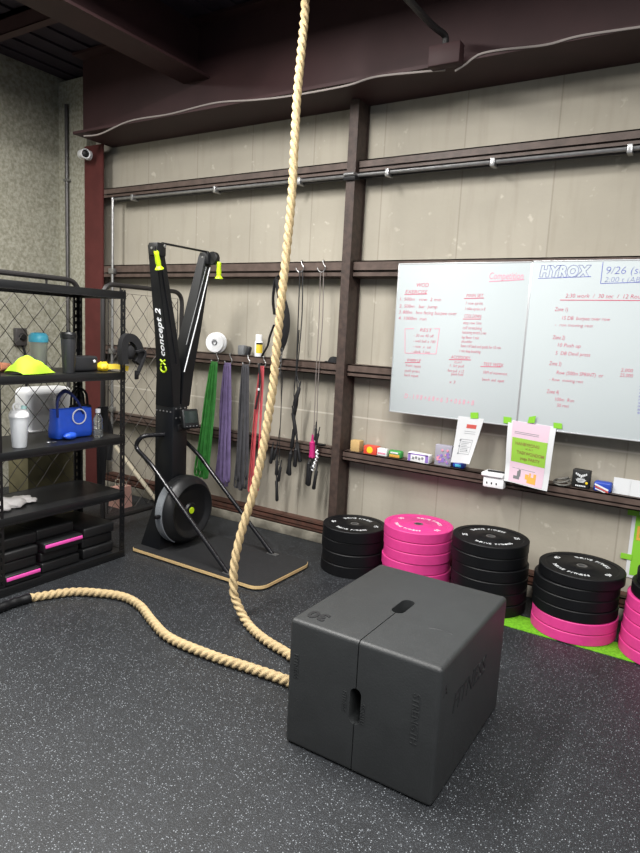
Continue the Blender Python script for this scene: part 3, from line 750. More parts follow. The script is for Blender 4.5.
out = [at(u, v, 'z', R0+.001) for u, v in ((290, 682), (250, 668), (210, 655), (170, 638), (153, 622), (140, 606), (124, 597), (100, 593), (70, 592), (29, 598))]
pts = spline(hang+flo+loop+out, .008)
def rope_section(i):
    i0 = 470; ph = .008*2*PI*(min(i, i0)/.165+max(0, i-i0)/.118); n = 24; o_ = []
    for k in range(n):
        a = 2*PI*k/n; q = (a-ph) % (2*PI/3)-PI/3
        rr_ = R0*(.24+.79*(.56*math.cos(q)+math.sqrt(max(0, .46**2-(.56*math.sin(q))**2)))); o_.append((rr_*math.cos(a), rr_*math.sin(a)))
    return o_
def rope_mesh(pts):
    # resample evenly so that the lay of the strands is regular
    acc = [pts[0]]; need = .008
    for a, c in zip(pts, pts[1:]):
        seg = (c-a).length; pos = 0
        while seg-pos >= need: pos += need; acc.append(a.lerp(c, pos/seg)); need = .008
        need -= seg-pos
    b = NB(); sweep(b, acc, rope_section); return b
rope = thing('climbing_rope', 'thick three-strand manila climbing rope hanging from the ceiling and trailing on the floor', 'rope', (-2.25, 3.15, 0))
obj('strands', rope_mesh(pts), 'rope', rope, None, 80)
end = [at(u, v, 'z', R0+.001) for u, v in ((30, 598), (16, 602), (0, 608), (-26, 618))]
b = NB(); ep = spline(end, .01)
sweep(b, ep, lambda i: [(x*(1.08+.05*math.sin(i*.9)), y*(1.08+.05*math.sin(i*.9))) for x, y in circ(R0, 14)]); obj('end_sleeve', b, 'rub', rope)
b = NB(); box(b, (-2.34, 3.10, 3.845), (-2.18, 3.23, 3.86), .004); tube(b, [(-2.262+0.05*math.cos(a*PI/10), 3.165, 3.815+.04*math.sin(a*PI/10)) for a in range(20)], .007, 6, True); obj('ceiling_anchor', b, 'galv', rope)

# ------------------------------------------------------------------ jump box
BX0, BX1, BY0, BY1, BH = -1.342, -.694, 2.000, 2.792, .541
jb = thing('jump_box', 'large charcoal grey soft jump box with hand slots standing on the floor', 'jump box', ((BX0+BX1)/2, (BY0+BY1)/2, 0))
xm = (BX0+BX1)/2-.008; ym = (BY0+BY1)/2
b = NB(); box(b, (BX0, BY0, .002), (BX1, BY1, BH), .018, 4)
body = obj('body', b, 'foam', jb)
def cutter(bm):
    me = bpy.data.meshes.new('c'); bmesh.ops.recalc_face_normals(bm, faces=bm.faces[:]); bm.to_mesh(me); bm.free()
    o = bpy.data.objects.new('c', me); COL.objects.link(o); o.location = -jb.location*0; return o
def slot_poly(cx, cy, hl, hw, k=8):
    pts = []
    for a0, sg in ((0, 1), (PI, -1)):
        for j in range(k+1):
            a = a0+PI*j/k; pts.append((cx+hw*math.cos(a), cy+sg*(hl-hw)+hw*math.sin(a)))
    return pts
cuts = []
c = NB(); prism(c, slot_poly(xm, ym-.005, .077, .029), BH-.16, BH+.05); cuts.append(cutter(c))
c = NB(); q = slot_poly(xm, .276, .074, .024); hexa(c, [(x, BY0+.16, z) for x, z in q], [(x, BY0-.05, z) for x, z in q]); cuts.append(cutter(c))
c = NB(); box(c, (xm-.0022, BY0-.01, .0), (xm+.0022, BY0+.009, BH+.01)); cuts.append(cutter(c))
c = NB(); box(c, (xm-.0022, BY0-.01, BH-.009), (xm+.0022, ym+.0, BH+.01)); cuts.append(cutter(c))
for c in cuts:
    c.location = V((0, 0, 0))
    m_ = body.modifiers.new('cut', 'BOOLEAN'); m_.operation = 'DIFFERENCE'; m_.object = c; m_.solver = 'EXACT'
bpy.context.view_layer.update()
dg = bpy.context.evaluated_depsgraph_get()
nm = bpy.data.meshes.new_from_object(body.evaluated_get(dg)); body.modifiers.clear(); body.data = nm
nm.polygons.foreach_set('use_smooth', [True]*len(nm.polygons)); nm.set_sharp_from_angle(angle=math.radians(35))
for c in cuts: bpy.data.objects.remove(c)
b = NB(); text(b, '30', M.Translation((BX0+.125, BY0+.115, BH+.0008)) @ RZ(PI), .088, .003, 0, 1, .003); obj('size_number', b, 'foam_dark', jb)
b = NB()
fr = M.Translation((0, BY0-.0006, 0)) @ RX(PI/2)
def front_vert(s, x, z, size, down=True):
    text(b, s, M.Translation((x, BY0-.0006, z)) @ RX(PI/2) @ RZ(-PI/2 if down else PI/2), size, .003)
for e_ in (('FITNESS', xm-.055, .325, .024), ('FITNESS', xm+.042, .215, .024, False), ('FITNESS', BX0+.03, .40, .03), ('STRENGTH', BX1-.10, .42, .04)):
    b = NB(); front_vert(*e_); obj('embossing', b, 'foam', jb)
b = NB(); text(b, 'FITNESS', M.Translation((BX1+.0006, BY0+.14, .30)) @ RZ(PI/2) @ RX(PI/2), .11, .003, .2); obj('side_embossing', b, 'foam_dark', jb)
b = NB(); text(b, 'A', M.Translation((BX1+.0006, BY0+.03, .42)) @ RZ(PI/2) @ RX(PI/2), .06, .003)
obj('side_embossing', b, 'foam_dark', jb)
b = NB(); tube(b, spline([(-.86, 2.27, BH), (-.805, 2.285, BH), (-.755, 2.275, BH)], .01), .0012, 5); obj('scuff', b, 'dark', jb)

# ------------------------------------------------------------------ turf and bumper plates
b = NB(); box(b, (-1.02, 3.665, 0), (.9, 3.86, .005), .001); tag(obj('turf_strip', b, 'turf', None, (-.3, 3.95, 0)), 'green artificial turf strip under the weight plate stacks', 'turf')
def make_plate(R, H, m, lettered):
    """one bumper plate with its parts, at the origin"""
    t = bpy.data.objects.new('bumper_plate', None); COL.objects.link(t); t.empty_display_size = .1
    b = NB(); lathe(b, [(.026, .004), (.07, .004), (.075, .010), (R*.80, .010), (R*.84, .0), (R-.004, .0), (R, .004), (R, H-.004), (R-.004, H), (R*.86, H), (R*.835, H-.004), (.082, H-.004), (.076, H-.001), (.03, H-.001), (.026, H-.003), (.026, .004)], 64)
    obj('rubber_disc', b, m, t, None, 30)
    b = NB(); lathe(b, [(.020, .002), (.0262, .002), (.031, .0), (.031, H-.001), (.0262, H-.0003), (.020, H-.0003), (.020, .002)], 28); obj('steel_hub', b, 'galv', t)
    if lettered:
        b = NB(); z = H-.0034
        arc_text(b, 'THRIVE FITNESS', R*.58, PI/2, .115, .034, z); arc_text(b, 'THRIVE FITNESS', R*.70, -PI/2, .115, .034, z, True)
        for a in (0, PI):
            text(b, lettered, M.Translation((R*.62*math.cos(a), R*.62*math.sin(a), z)) @ RZ(a-PI/2), .045, .001, align='CENTER')
        obj('lettering', b, 'white', t)
    return t
def drop(t):
    for c in list(t.children): bpy.data.objects.remove(c)
    bpy.data.objects.remove(t)
STACKS = [  # x, y, radius, height, base, rotation, colours from the floor up, what tells the stack apart
    (-2.10, 3.905, .228, .335, 0, .3, 'bbbb', 'all-black stack beside brown column', '45', [(0, 0), (.006, 0), (-.004, .004), (.002, 0)]),
    (-1.614, 3.93, .234, .428, 0, -.3, 'pppppp', 'all-pink stack', '35', [(0, 0), (0, .004), (-.006, 0), (.004, 0), (.0, 0), (-.004, 0)]),
    (-1.119, 3.925, .239, .447, .005, .45, 'bbbbbb', 'all-black stack beside pink stack', '25', [(.014, 0), (.012, .003), (.012, 0), (.010, 0), (-.002, 0), (.0, 0)]),
    (-.573, 3.895, .240, .395, .005, -.35, 'ppbbbb', 'black stack on two pink plates', '45', [(0, 0), (.002, 0), (-.004, 0), (-.008, 0), (-.006, 0), (.014, .004)]),
    (-.075, 3.86, .240, .473, .005, 0, 'pppppbb', 'stack at right photo edge', '45', [(0, 0), (.004, 0), (.008, 0), (.01, 0), (.014, 0), (.030, 0), (.05, .01)]),
]
for x, y, R, Ht, z0, rz, cols, where, num, offs in STACKS:
    n = len(cols); H = Ht/n; proto = {}
    for k, c in enumerate(cols):
        top = k == n-1
        key = (c, top)
        if key not in proto: proto[key] = make_plate(R, H-.003, 'rub' if c == 'b' else 'pink', num if top else None); o = proto[key]
        else: o = copy_tree(proto[key])
        o.location = (x+offs[k][0], y+offs[k][1], z0+k*H); o.rotation_euler = (0, 0, rz+(0 if top else k*.7))
        q = n-1-k
        word = 'lowest' if k == 0 else ORD[q]
        tag(o, f"{'black' if c == 'b' else 'pink'} rubber weight plate, {word} in the {where}", 'weight plate', 'weight plates ' + ('in the ' + where))

# ------------------------------------------------------------------ whiteboards and papers
BYF = 4.165
def board(name, x0, x1, z0, z1, label):
    t = thing('whiteboard', label, 'whiteboard', ((x0+x1)/2, 4.18, z0), 'whiteboards on the back wall')
    b = NB(); box(b, (x0, BYF, z0), (x1, 4.20, z1), .002); obj('panel', b, 'board', t)
    b = NB()
    for lo, hi in (((x0, 0, z0), (x1, 0, z0+.006)), ((x0, 0, z1-.006), (x1, 0, z1)), ((x0, 0, z0), (x0+.004, 0, z1)), ((x1-.004, 0, z0), (x1, 0, z1))):
        box(b, (lo[0]-.001, BYF-.002, lo[2]-.001), (hi[0]+.001, 4.19, hi[2]+.001), .001)
    obj('frame', b, 'boardframe', t)
    return t
b1 = board('a', -2.012, -1.0895, 1.135, 2.186, 'left whiteboard with lists in red marker and a boxed list')
b2 = board('b', -1.0865, .12, 1.135, 2.190, 'right whiteboard headed with blue outlined letters')
def hand(bm, s, u, v, hpx, wpx=None, u2v=None, off=0, shear=.15):
    """handwriting on the board plane: baseline start at the photo's spot, letter height in metres from pixels"""
    p = at(u, v, 'y', BYF-.0012); q = at(u, v-hpx, 'y', BYF-.0012)
    w = None
    if wpx: w = (at(u+wpx, v, 'y', BYF-.0012)-p).x
    text(bm, s, M.Translation((p.x, BYF-.0012, p.z)) @ RX(PI/2), (q-p).length*1.35, .0006, shear, 1, off, 'LEFT', w)
def line(bm, a, c, r=.0022):
    p, q = at(*a, 'y', BYF-.001), at(*c, 'y', BYF-.001); sweep(bm, [p, q], rect(.001, 2*r), (0, 0, 1)) if abs(p.z-q.z) < abs(p.x-q.x) else sweep(bm, [p, q], rect(.001, 2*r), (1, 0, 0))
def block(lines, m, parent, name, off=0, rules=()):
    b = NB()
    for st, u, v, h, w in lines: hand(b, st, u, v, h, w, off=off)
    for q in rules: line(b, *q)
    obj(name, b, m, parent)
block([('WOD', 416, 287, 4.5, 12), ('EXERCISE', 405, 293.5, 3.8, 22), ('1. 500m   row  2 min', 399, 300.5, 3.5, 41), ('2. 500m   bar  jump', 399, 307.5, 3.5, 38), ('3. 800m   box facing burpee over', 398.5, 313.5, 3.5, 58), ('4. 1000m  run', 398, 319.5, 3.5, 28)], 'redink', b1, 'red_writing', -.0004, [((404.5, 294.5), (427, 294))])
block([('REST', 419.5, 331.5, 3.6, 12), ('- 20 on 40 off', 413.5, 336.5, 3, 20), ('- wall ball x 100', 413, 342, 3, 22), ('- row  x  cal', 412.5, 347.5, 3, 18), ('- plank  1 min', 411.5, 352.5, 3, 18)], 'redink', b1, 'red_writing', -.0004)
block([('WARM UP', 406.5, 361.5, 3.4, 14), ('front squat', 405.5, 366.5, 3, 15), ('push press', 404.5, 371.5, 3, 15), ('back squat', 404, 376, 3, 14)], 'redink', b1, 'red_writing', -.0004, [((405, 362.5), (420, 362.5))])
block([('MAIN SET', 466, 297, 3.6, 17), ('1 row sprint', 465, 304.5, 3.2, 17), ('1 bike sprint x 8', 464.5, 310, 3.2, 20)], 'redink', b1, 'red_writing', -.0004, [((464, 298.5), (484, 298))])
block([('COOL DOWN', 464, 317.5, 3.6, 17), ('easy row 1km', 463, 324, 3.2, 18), ('calf stretching', 462.5, 329, 3.2, 19), ('hamstring stretch 2 min', 462, 333.5, 3.2, 24), ('hip flexor 1 min', 461.5, 338.5, 3.2, 17), ('shoulder', 461, 342.5, 3, 11), ('foam roll back and quads for 10 min', 460.5, 347, 3.2, 40), ('1 min deep breathing', 459, 352, 3.2, 21)], 'redink', b1, 'red_writing', -.0004, [((463, 319), (481, 319))])
block([('ACCESSORY', 451, 358.5, 3.6, 19), ('curl', 454, 363, 3, 7), ('1. lat pull', 449, 366.5, 3, 14), ('face pull  x 12', 447.5, 371.5, 3, 16), ('plank hold', 451, 375, 3, 12), ('x 3', 449, 383, 3, 6)], 'redink', b1, 'red_writing', -.0004, [((449, 359.5), (471, 360))])
block([('TEST WEEK', 483, 365.5, 3.6, 20), ('1RM of movement', 482.5, 373.5, 3.2, 24), ('bench  and  squat', 482, 380.5, 3.2, 22)], 'redink', b1, 'red_writing', -.0004, [((480.5, 366.5), (501, 367))])
block([('Competition', 488.5, 279, 7, 34)], 'pinkink', b1, 'pink_heading', 0, [((489, 281.5), (524, 279.5), .003)])
block([('D - 1 9 8 + 6 8 = 6  5 + 0 6 8 + 8', 404, 398, 5, 70)], 'pinkink', b1, 'pink_writing')
block([], 'pinkink', b1, 'pink_box', 0, [((405, 328.8), (414, 328.6)), ((434, 328.6), (439.5, 328.6)), ((439.5, 328.6), (436, 354)), ((436, 354), (405, 353)), ((405, 353), (405, 328.8))])
block([('2:30 work  /  30 sec  /  12 Round', 565, 297.5, 4.2, 82)], 'redink', b2, 'red_heading', -.0004, [((560, 300), (645, 300.5))])
block([('Zone 1)', 554.5, 311, 4.2, 13), ('15 DB  burpee over row', 561, 319.5, 3.8, 48), ('-  run moving rest', 554.5, 326, 3.2, 38)], 'redink', b2, 'red_writing', -.0004)
block([('Zone 2)', 552.5, 339, 4.2, 12), ('10 Push up', 556.5, 346.5, 3.8, 23), ('5  DB Devil press', 555, 354.5, 3.8, 35)], 'redink', b2, 'red_writing', -.0004)
block([('Zone 3)', 549, 365, 4.2, 12), ('Row (500m SPRINT)  or', 556, 374, 3.8, 47), ('- Row  moving rest', 549, 380.5, 3.2, 34)], 'redink', b2, 'red_writing', -.0004)
block([('Zone 4)', 546.5, 393, 4.2, 12), ('100m  Run', 554, 400.5, 3.6, 19), ('50 rest', 556.5, 406.5, 3.4, 12)], 'redink', b2, 'red_writing', -.0004)
block([('2,000', 620.5, 371.5, 3.6, 12), ('25,000', 619.5, 376.5, 3.6, 13)], 'redink', b2, 'red_writing', -.0004)
def outline_text(bm, s, u, v, hpx, wpx, r):
    """hollow letters: the outlines of the glyphs as thin marker strokes"""
    p = at(u, v, 'y', BYF-.0012); q = at(u, v-hpx, 'y', BYF-.0012); w = (at(u+wpx, v, 'y', BYF)-p).x
    t_ = NB(); text(t_, s, M.Identity(4), (q-p).length*1.38, 0, .12, 1.1, .006, 'LEFT', w)
    bmesh.ops.remove_doubles(t_, verts=t_.verts[:], dist=1e-5)
    for e in t_.edges:
        if len(e.link_faces) == 1:
            a, c = e.verts[0].co, e.verts[1].co
            A, C_ = V((p.x+a.x, BYF-.0012, p.z+a.y)), V((p.x+c.x, BYF-.0012, p.z+c.y))
            if (A-C_).length > 1e-5: tube(bm, [A, C_], r, 4)
    t_.free()
b = NB(); outline_text(b, 'HYROX', 539.5, 276, 10, 51, .0011); line(b, (538, 278.5), (591, 276.5), .0016); obj('blue_heading', b, 'blueink', b2)
block([('9/26 (sun)', 604.5, 274, 8, 48), ('2:00 t (ABC)', 604, 282, 5.5, 44)], 'blueink', b2, 'blue_writing', -.0012, [((603, 262), (600.5, 283.5), .0018), ((600.5, 283.5), (645, 282), .0018)])
block([(w_, 639.5-k*.35, 387+k*3.3, 2.4, 4) for k, w_ in enumerate(('ro', 'wi', 'la', 'su', 're', 'vi', 'ne', 'za', 'ti'))], 'blueink', b2, 'blue_list')
# sheet of paper taped to the lower edge of the left board
def paper_grid(tl, tr, bl, br, y, curl, rows=14, cols=8, yl=None):
    g = []
    a, c, d, e = [at(*p, 'y', y) for p in (tl, tr, bl, br)]
    for i in range(rows):
        f = i/(rows-1); r_ = []
        for j in range(cols):
            k = j/(cols-1); p = (a*(1-k)+c*k)*(1-f)+(d*(1-k)+e*k)*f
            p.y = y+curl(f, k); r_.append(p)
        g.append(r_)
    return g
class Paper:
    def __init__(s, grid): s.g = grid
    def p(s, k, f, lift=.0012):                      # k across 0..1, f down 0..1
        R, C_ = len(s.g)-1, len(s.g[0])-1
        i = min(int(f*R), R-1); j = min(int(k*C_), C_-1); a, c = f*R-i, k*C_-j
        q = (s.g[i][j]*(1-c)+s.g[i][j+1]*c)*(1-a)+(s.g[i+1][j]*(1-c)+s.g[i+1][j+1]*c)*a
        return q+V((0, -lift, 0))
    def patch(s, bm, k0, k1, f0, f1, lift=.0015, n=10):
        sheet(bm, [[s.p(k0+(k1-k0)*j/8, f0+(f1-f0)*i/n, lift) for j in range(9)] for i in range(n+1)], .0008)
    def text(s, bm, st, k0, k1, f0, h, lift=.0022):
        t_ = NB(); text(t_, st, M.Identity(4), 1, 0.0, 0, 1, .01)
        xs = [v.co.x for v in t_.verts]
        x0, x1 = min(xs), max(xs)
        for v in t_.verts:
            v.co = s.p(k0+(k1-k0)*(v.co.x-x0)/(x1-x0), f0-h*v.co.y, lift)
        merge(bm, t_)
pg = paper_grid((458.5, 416), (484, 419), (452.5, 461.5), (471, 463.5), BYF-.0008, lambda f, k: -.002*min(1, f*8)-.035*f*f+.018*math.sin(PI*k)*f*f)
pp = Paper(pg)
t = thing('notice_sheet', 'white printed notice taped with green tape under the left whiteboard', 'notice', pg[0][0])
b = NB(); sheet(b, pg, .001); obj('sheet', b, 'paper', t, None, 60)
b = NB(); pp.patch(b, .40, .80, .15, .235); obj('red_heading', b, 'redprint', t)
b = NB()
for f0 in (.30, .345): pp.patch(b, .35, .82, f0, f0+.006)
for k0, k1, f0, f1 in ((.25, .255+.01, .48, .80), (.79, .80, .48, .80), (.25, .80, .48, .487), (.25, .80, .795, .802)): pp.patch(b, k0, k1, f0, f1)
for i in range(7): pp.patch(b, .32, .74-.08*(i % 3), .53+i*.036, .538+i*.036)
for k0, f0 in ((.22, .49), (.22, .62), (.22, .78), (.60, .70)): pp.patch(b, k0, k0+.07, f0, f0+.03)
obj('print', b, 'greyink', t)
b = NB(); g = [[at(u, v, 'y', BYF-.0045) for u in (470.5, 475, 478.3)] for v in (412.5, 415, 418.5)]; sheet(b, g, .001); obj('tape', b, 'tape', t)
# poster
pg = paper_grid((508.5, 419.5), (556.5, 427), (505.5, 479.5), (548, 490.5), BYF-.0012, lambda f, k: -.004*min(1, f*8)-.014*math.sin(PI*f)-.045*max(0, f-.72)**1.3*4*(1-.3*k)+.006*f*math.sin(2*PI*k), 24, 16)
pp = Paper(pg)
t = thing('poster', 'pink and green event poster taped under the right whiteboard', 'poster', pg[0][0])
b = NB(); sheet(b, pg, .001); obj('sheet', b, 'paper', t, None, 60)
b = NB(); pp.patch(b, .10, .88, .005, .985); ps = obj('pink_ground', b, 'pinkpaper', t, None, 60)
b = NB(); pp.patch(b, .12, .88, .265, .66, .0022, 16); obj('green_panel', b, 'greenpaper', t, None, 60)
b = NB()
pp.text(b, 'HANBYEONG', .20, .72, .375, .07, .0042); pp.text(b, 'X A I', .42, .58, .43, .035, .0042); pp.text(b, 'TAEKWONDOM', .24, .84, .515, .07, .0042); pp.text(b, 'yoga PARTY', .32, .76, .60, .065, .0042)
obj('lettering', b, 'brownink', t)
b = NB()
for f0 in (.165, .19, .755): pp.patch(b, .16, .68, f0, f0+.008, .0025)
obj('small_print', b, 'greyink', t)
b = NB(); pp.patch(b, .20, .34, .88, .93, .0025, 3); pp.patch(b, .28, .36, .80, .88, .0025, 3); pp.patch(b, .31, .36, .77, .80, .0025, 3); obj('dark_figure', b, 'greyplastic', t)
b = NB(); pp.patch(b, .52, .72, .85, .95, .0025, 3); pp.patch(b, .47, .55, .82, .90, .0025, 3); pp.patch(b, .66, .72, .79, .87, .0025, 3); pp.patch(b, .56, .60, .79, .86, .0025, 3); obj('orange_figure', b, 'orange', t)
for us, vs in (((503.5, 507.5, 511.5), (416.5, 420, 423)), ((553.5, 558, 562), (422.5, 425, 428))):
    b = NB(); sheet(b, [[at(u, v+(u-us[0])*.12, 'y', BYF-.0045) for u in us] for v in vs], .001); obj('tape', b, 'tape', t)
b = NB(); sheet(b, [[at(529+k*7-f*1.5, 417+f*6-k*1.2*(1-f), 'y', BYF-.007-.004*k) for k in (0, .5, 1)] for f in (0, .5, 1)], .001); obj('tape', b, 'tape', t)

# ------------------------------------------------------------------ things on the wall rails
Z6, Z7 = 1.452, .785
def r7(u, y=4.25): return at(u, 455+(u-360)*.165, 'y', y).x
t = thing('disc_spool', 'white plastic disc spool standing on the third wall rail', 'spool', (-3.72, 4.25, Z6))
dr = V((.25, -1, .05)).normalized(); pc = V((-3.745, 4.23, Z6+.091))
b = NB(); lathe(b, [(0, -.022), (.088, -.022), (.091, -.016), (.091, -.004), (.05, .0), (.05, .022), (.082, .026), (.086, .03), (.086, .040), (.082, .044), (.032, .044), (.03, .036), (0, .036)], 40, axis_m(pc-dr*.01, dr)); obj('disc', b, 'whiteplastic', t)
b = NB(); lathe(b, [(.018, .026), (.022, .026), (.022, .043), (.018, .043), (.018, .026)], 20, axis_m(pc-dr*.002, dr)); obj('hub', b, 'greyplastic', t)
t = thing('hand_clamp', 'small grey clamp on the third wall rail between white disc and spray bottle', 'clamp', (-3.44, 4.25, Z6))
b = NB(); box(b, (-3.50, 4.22, Z6), (-3.43, 4.28, Z6+.085), .012, 2); obj('jaw', b, 'greyplastic', t)
b = NB(); box(b, (-3.42, 4.22, Z6), (-3.385, 4.26, Z6+.08), .01, 2, RY(.25), (-3.40, 4.24, Z6)); obj('lever', b, 'dark', t)
t = thing('spray_bottle', 'white bottle with a yellow label on the third wall rail', 'bottle', (-3.29, 4.25, Z6))
M0 = M.Translation((-3.29, 4.245, Z6))
b = NB(); lathe(b, [(0, 0), (.032, 0), (.034, .005), (.034, .12), (.028, .13), (0, .13)], 24, M0); obj('body', b, 'whiteplastic', t)
b = NB(); lathe(b, [(0, .13), (.028, .13), (.028, .178), (.025, .182), (0, .182)], 24, M0); obj('cap', b, 'whiteplastic', t)
b = NB(); n = 12
sheet(b, [[(-3.29+.0352*math.cos(a), 4.245+.0352*math.sin(a), Z6+z) for a in [-PI*.50+PI*.55*k/n for k in range(n+1)]] for z in (.03, .065, .10)], .001); obj('label', b, 'label_y', t)
b = NB(); sheet(b, [[(-3.29+.0352*math.cos(a), 4.245+.0352*math.sin(a), Z6+z) for a in [-PI*.50+PI*.55*k/n for k in range(n+1)]] for z in (.101, .108, .115)], .001); obj('dark_band', b, 'plastic', t)
b = NB(); blob(b, (-2.55, 4.25, Z6+.0), (.055, .04, .045), .08, 3, 2, 0); t = thing('rubber_cap', 'small black cap on the third wall rail against the brown column', 'cap', (-2.55, 4.25, Z6)); obj('crown', b, 'blackcloth', t)
b = NB(); box(b, (-2.625, 4.225, Z6), (-2.57, 4.275, Z6+.008), .003); obj('brim', b, 'blackcloth', t)
# left end of the fourth rail: behind the column and to the right of it
b = NB(); box(b, (r7(351), 4.23, Z7), (r7(360), 4.30, Z7+.085), .004); tag(obj('cardboard_box', b, 'card', None, (r7(355), 4.26, Z7)), 'tan cardboard piece on the fourth rail against the brown column', 'box')
t = thing('snack_box', 'small red and yellow box on the fourth rail', 'box', (r7(371), 4.25, Z7))
b = NB(); box(b, (r7(365), 4.22, Z7), (r7(377.5), 4.29, Z7+.062), .003); obj('carton', b, 'redbox', t)
b = NB(); lathe(b, [(0, 0), (.026, 0), (.024, .002), (0, .002)], 20, axis_m((r7(371), 4.22, Z7+.032), (0, -1, 0))); obj('yellow_circle', b, 'yellow', t)
t = thing('card_packet', 'white and pink card packet on the fourth rail beside the red box', 'packet', (r7(381), 4.26, Z7))
b = NB(); box(b, (r7(377.6), 4.235, Z7), (r7(387), 4.27, Z7+.055), .003); obj('packet', b, 'whiteplastic', t)
b = NB(); box(b, (r7(378.4), 4.233, Z7+.012), (r7(386), 4.236, Z7+.025)); obj('pink_stripe', b, 'pinkprint', t)
b = NB(); p = at(386.5, 448.5, 'y', 4.315); lathe(b, [(0, 0), (.012, 0), (.012, .035), (0, .035)], 12, axis_m(p+V((-.018, .004, -.03)), (.45, 0, .9))); tag(obj('wall_clip', b, 'plastic', None, p), 'small black clip stuck on the wall above the card packet', 'clip')
t = thing('snack_pouch', 'small green and white packet on the fourth rail', 'packet', (r7(395), 4.25, Z7))
b = NB(); box(b, (r7(389), 4.225, Z7), (r7(402), 4.28, Z7+.055), .014, 3); obj('pouch', b, 'greenpack', t)
b = NB(); box(b, (r7(390.5), 4.2225, Z7+.006), (r7(400.5), 4.226, Z7+.026), .001); obj('print', b, 'orange', t)
b = NB(); box(b, (r7(391.5), 4.2225, Z7+.032), (r7(399), 4.226, Z7+.045), .001); obj('white_print', b, 'white', t)
t = thing('carton', 'white and violet carton lying on the fourth rail under the whiteboard', 'box', (r7(419), 4.25, Z7))
b = NB(); box(b, (r7(409), 4.215, Z7), (r7(430), 4.285, Z7+.062), .003, 2, RY(.04)); obj('box', b, 'whiteplastic', t)
b = NB(); box(b, (r7(409.5), 4.213, Z7+.004), (r7(412), 4.216, Z7+.060)); box(b, (r7(410), 4.213, Z7+.052), (r7(429), 4.216, Z7+.060)); box(b, (r7(426.5), 4.213, Z7+.004), (r7(429.5), 4.216, Z7+.060)); obj('violet_print', b, 'violet', t)
b = NB()
for k in range(4): box(b, (r7(413.5)+k*.024, 4.213, Z7+.018+.005*(k % 2)), (r7(413.5)+k*.024+.017, 4.216, Z7+.036+.005*(k % 2)), 0, 2, RY(.2))
obj('grey_print', b, 'greyink', t)
t = thing('foil_pack', 'upright silver packet with violet and pink print on the fourth rail', 'packet', (r7(443), 4.25, Z7))
b = NB(); box(b, (r7(435), 4.225, Z7), (r7(451.5), 4.265, Z7+.15), .006); obj('pack', b, 'silver', t)
b = NB(); rnd = random.Random(4)
for k in range(16):
    u, z = r7(437)+rnd.random()*.085, Z7+.01+rnd.random()*.085; s_ = .008+rnd.random()*.012
    box(b, (u, 4.2225-rnd.random()*.0006, z), (u+s_, 4.226, z+s_), 0, 2, RY(.7))
obj('violet_print', b, 'violet', t)
b = NB()
for k in range(9):
    u, z = r7(437)+rnd.random()*.08, Z7+.02+rnd.random()*.09; s_ = .008+rnd.random()*.010
    box(b, (u, 4.2215-rnd.random()*.0006, z), (u+s_, 4.226, z+s_), 0, 2, RY(.7))
obj('pink_print', b, 'pinkprint', t)
t = thing('blue_packet', 'blue foil packet on the fourth rail behind the taped notice', 'packet', (r7(460), 4.25, Z7))
b = NB(); box(b, (r7(453), 4.22, Z7), (r7(464.5), 4.29, Z7+.045), .016, 3); obj('pouch', b, 'bluepack', t)
b = NB(); box(b, (r7(456), 4.217, Z7+.012), (r7(462), 4.222, Z7+.03), .002); obj('print', b, 'cyan', t)
# remote-like white tray on the rail lip
t = thing('marker_tray', 'white plastic tray clipped to the front of the fourth rail beside the poster', 'tray', (-1.19, 4.17, .69))
x0, x1 = at(482.5, 480, 'y', 4.16).x, at(504.5, 486, 'y', 4.16).x
b = NB(); box(b, (x0, 4.115, .786), (x1-.004, 4.25, .812), .008, 3); obj('lid', b, 'whiteplastic', t)
b = NB(); box(b, (x0+.012, 4.13, .712), (x1, 4.198, .786), .008, 2); bt = obj('body', b, 'whiteplastic', t)
b = NB()
for k in range(3): box(b, (x0+.035+k*.032, 4.128, .735), (x0+.044+k*.032, 4.133, .75), .002)
obj('slots', b, 'plastic', bt)
b = NB(); cyl(b, (x0+.03, 4.165, .818), (x1-.005, 4.175, .818), .007, 10); obj('marker_pen', b, 'plastic', t)
b = NB()
for k in range(3): tube(b, spline([(r7(553)+.055+(.05-.008*k)*math.cos(a*PI/8), 4.235+.045*math.sin(a*PI/8), Z7+.008+.012*k+.012*(1+math.sin(a*PI/8+k))) for a in range(16)], .02, True), .006, 6, True)
tag(obj('cable_coil', b, 'grey_cloth', None, (r7(562), 4.235, Z7)), 'grey coiled cord on the fourth rail right of the poster', 'cord')
t = thing('coffee_pouch', 'upright black packet with white print on the fourth rail', 'packet', (r7(580), 4.25, Z7))
xa, xb = r7(571.5), r7(589)
b = NB(); box(b, (xa, 4.225, Z7), (xb, 4.275, Z7+.118), .006, 2, RZ(-.1)); obj('pouch', b, 'blackbox', t)
b = NB(); cx_ = (xa+xb)/2+.002
for k in range(7): box(b, (cx_-.034+k*.010, 4.2145, Z7+.070+.006*abs(k-3)), (cx_-.027+k*.010, 4.218, Z7+.088+.004*abs(k-3)))
for z_, w_ in ((.062, .022), (.055, .030), (.047, .026), (.040, .018)): box(b, (cx_-w_, 4.2145, Z7+z_), (cx_+w_, 4.218, Z7+z_+.0035))
for k in range(6): box(b, (cx_-.030+k*.0105, 4.2145, Z7+.014), (cx_-.0225+k*.0105, 4.218, Z7+.022))
obj('crest_print', b, 'white', t)
b = NB(); lathe(b, [(0, 0), (.008, 0), (0, .002)], 12, axis_m((xb-.016, 4.217, Z7+.04), (0, -1, 0))); obj('sticker', b, 'yellow', t)
t = thing('striped_packet', 'blue, white and red striped packet on the fourth rail beside the black one', 'packet', (r7(602), 4.25, Z7))
xa, xb = r7(593.5), r7(611)
b = NB(); box(b, (xa, 4.215, Z7), (xb, 4.285, Z7+.062), .012, 3); obj('pouch', b, 'bluepack', t)
